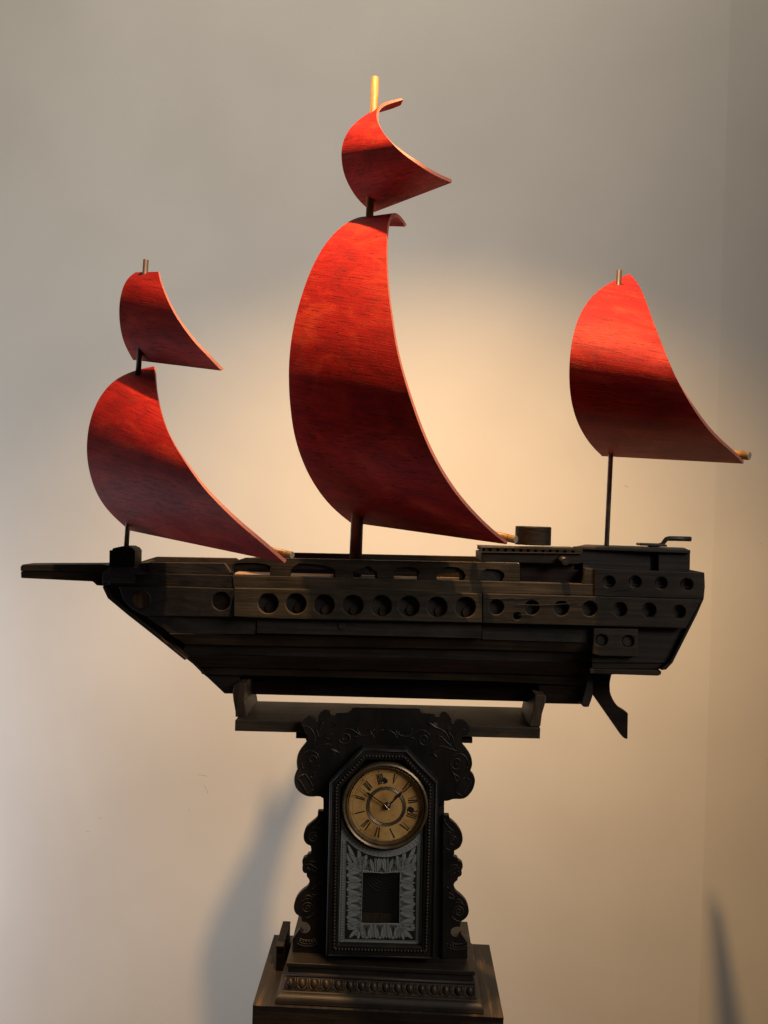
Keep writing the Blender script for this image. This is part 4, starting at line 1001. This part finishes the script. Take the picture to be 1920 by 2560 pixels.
# ------------------------------------------------------------------ PLINTH under the clock
pn = thing('moulded_plinth', 'dark moulded wooden plinth with an egg and dart band under the clock', 'plinth', tuple(P(950, 2530, 1.60)))
def boxm(name, x0, x1, y0, y1, z0, z1, mat, par, bev=0.0015, seg=2, taper=0.0):
    bm = bmesh.new(); bmesh.ops.create_cube(bm, size=1)
    for v in bm.verts:
        tp = taper if v.co.z > 0 else 0
        v.co = Vector((x0 + tp if v.co.x < 0 else x1 - tp, y0 + tp if v.co.y < 0 else y1, z1 if v.co.z > 0 else z0))
    return link(name, frombm(bm), mat, par, bevel=bev, seg=seg)
ptl = P(*q('B', (312, 255))[0], 1.525); ptr = P(*q('B', (1402, 290))[0], 1.525)
ZT = (ptl.z + ptr.z) / 2
pbl = P(*q('B', (243, 497))[0], 1.49); pbr = P(*q('B', (1463, 537))[0], 1.49)
ZB = (pbl.z + pbr.z) / 2
YB = 1.712
H = ZT - ZB
tb0 = P(*q('B', (314, 275))[0], 1.525).z; 
boxm('plinth_top', ptl.x, ptr.x, 1.525, YB, ZT - H * 0.13, ZT, 'plinth', pn)
boxm('plinth_core', ptl.x + 0.004, ptr.x - 0.004, 1.529, YB - 0.003, ZB + 0.002, ZT - H * 0.131, 'black', pn, bev=0)
# beaded fillet
bm = bmesh.new(); zz = ZT - H * 0.36; yy = 1.524
add_tube(bm, [(ptl.x + 0.002, YB, zz), (ptl.x + 0.002, yy, zz), (ptr.x - 0.002, yy, zz), (ptr.x - 0.002, YB, zz)], 0.0045, 12)
link('bead_moulding', frombm(bm), 'plinth', pn, smooth=True)
# sloping egg and dart band
def slope_band(name, ytop, ybot, z1, z0, xa1, xa0, xb1, xb0, mat):
    bm = bmesh.new()
    tp = [bm.verts.new(v) for v in ((xa1, ytop, z1), (xb1, ytop, z1), (xb1, YB, z1), (xa1, YB, z1))]
    bt = [bm.verts.new(v) for v in ((xa0, ybot, z0), (xb0, ybot, z0), (xb0, YB, z0), (xa0, YB, z0))]
    bm.faces.new(tp); bm.faces.new(bt[::-1])
    for i in range(4): bm.faces.new([tp[i], tp[(i + 1) % 4], bt[(i + 1) % 4], bt[i]])
    return link(name, frombm(bm), mat, pn, bevel=0.0008)
zE1, zE0 = ZT - H * 0.40, ZT - H * 0.72
yE1, yE0 = 1.520, 1.509
xl1, xl0 = ptl.x + 0.003, ptl.x - 0.004; xr1, xr0 = ptr.x - 0.003, ptr.x + 0.004
slope_band('egg_band', yE1, yE0, zE1, zE0, xl1, xl0, xr1, xr0, 'egg')
eggm = None
nE = 16
def bp(u, v, out=0.0):      # point on the band, u 0..1 left-right, v 0..1 top-bottom
    xa = xl1 + (xl0 - xl1) * v; xb = xr1 + (xr0 - xr1) * v
    return Vector((xa + (xb - xa) * u, yE1 + (yE0 - yE1) * v - out, zE1 + (zE0 - zE1) * v - out * 0.3))
Wb = xr0 - xl0
for i in range(nE):
    u = (i + 0.45) / (nE - 0.1); c = bp(u, 0.42, -0.0005)
    if eggm is None:
        bm = bmesh.new(); bmesh.ops.create_uvsphere(bm, u_segments=14, v_segments=10, radius=1)
        for v in bm.verts: v.co = Vector((v.co.x * 0.0062, v.co.y * 0.0052, v.co.z * 0.0088))
        eggm = bpy.data.meshes.new('egg'); bm.to_mesh(eggm); bm.free(); eggm.materials.append(M['egg']); eggm.polygons.foreach_set('use_smooth', [True] * len(eggm.polygons))
        bm = bmesh.new(); hw = Wb / nE * 0.40
        pth = [Vector((-hw, 0, 0.0095)), Vector((-hw, 0, 0))] + [Vector((-hw * math.cos(R(a)), 0, -hw * 0.95 * math.sin(R(a)))) for a in range(15, 180, 15)] + [Vector((hw, 0, 0)), Vector((hw, 0, 0.0095))]
        add_tube(bm, pth, 0.0016, 8); um = frombm(bm); um.materials.append(M['egg']); um.polygons.foreach_set('use_smooth', [True] * len(um.polygons))
        bm = bmesh.new()
        add_tube(bm, [Vector((0, 0, 0.010)), Vector((0, 0, -0.004)), Vector((0, 0, -0.009))], [0.0013, 0.0018, 0.0002], 8); add_tube(bm, [Vector((0.0028, 0, 0.010)), Vector((0.0026, 0, -0.001))], [0.0008, 0.0008], 6); add_tube(bm, [Vector((-0.0028, 0, 0.010)), Vector((-0.0026, 0, -0.001))], [0.0008, 0.0008], 6)
        dm = frombm(bm); dm.materials.append(M['egg'])
    for nm, me_, uu, vv, ot in (('egg', eggm, u, 0.42, 0.001), ('egg_collar', um, u, 0.42, 0.0012), ('dart', dm, u + 0.5 / nE, 0.5, 0.0012)):
        if uu > 1: continue
        o = bpy.data.objects.new(nm, me_); COL.objects.link(o); o.parent = pn; o.location = bp(uu, vv, ot) - Vector(pn.location); o.rotation_euler = (R(-22), 0, 0)
slope_band('fillet', 1.507, 1.505, zE0, zE0 - H * 0.03, ptl.x - 0.005, ptl.x - 0.005, ptr.x + 0.005, ptr.x + 0.005, 'plinth')
# lower torus with a rounded top
bm = bmesh.new(); prof = []
zt = zE0 - H * 0.03
for i in range(9):
    a = R(90 * i / 8); prof.append((0.012 * math.sin(a), zt - 0.012 * (1 - math.cos(a))))
prof.append((0.0125, ZB + 0.002))
rings = []
for off, z in prof:
    xa, xb, yf = ptl.x - 0.004 - off, ptr.x + 0.004 + off, 1.5035 - off
    rings.append([bm.verts.new(v) for v in ((xa, YB, z), (xa, yf, z), (xb, yf, z), (xb, YB, z))])
for a, b in zip(rings, rings[1:]):
    for k in range(4): bm.faces.new([a[k], a[(k + 1) % 4], b[(k + 1) % 4], b[k]])
bm.faces.new(rings[0]); bm.faces.new(rings[-1][::-1])
link('base_moulding', frombm(bm), 'plinth', pn)

# ------------------------------------------------------------------ box behind the plinth and the pedestal
pdl = P(*q('B', (118, 500))[0], 1.485); pdr = P(*q('B', (1566, 548))[0], 1.485)
ZP = ZB
ped = thing('pedestal', 'wide dark wooden pedestal with scraped ochre streaks carrying the plinth and clock', 'pedestal', ((pdl.x + pdr.x) / 2, 1.61, 0))
boxm('pedestal_top', pdl.x, pdr.x, 1.485, 1.735, ZP - 0.001 - 0.0009, ZP - 0.0005, 'pedtop', ped, bev=0)
for i in range(1):
    boxm('front_board', pdl.x, pdr.x, 1.486, 1.502, ZP - 0.10, ZP - 0.002, 'brown', ped)
boxm('side_board', pdl.x, pdl.x + 0.018, 1.503, 1.734, ZP - 0.10, ZP - 0.002, 'brown', ped)
boxm('side_board', pdr.x - 0.018, pdr.x, 1.503, 1.734, ZP - 0.10, ZP - 0.002, 'brown', ped)
boxm('pedestal_body', pdl.x + 0.012, pdr.x - 0.012, 1.497, 1.722, 0.0, ZP - 0.101, 'black', ped)
b0 = P(702, 2364, 1.60); b1 = P(1215, 2380, 1.60)
blk_ = thing('wooden_box', 'plain dark reddish wooden box standing on the pedestal behind the moulded plinth', 'box', ((b0.x + ptl.x) / 2, 1.66, ZP))
# it shows only to the left of the plinth; a block that ends behind it
boxm('box_side', b0.x - 0.010, ptl.x - 0.0168, 1.60, 1.695, ZP, b0.z - 0.006, 'red', blk_)
boxm('box_lid', b0.x - 0.011, ptl.x - 0.0166, 1.598, 1.697, b0.z - 0.0055, b0.z, 'brown', blk_)
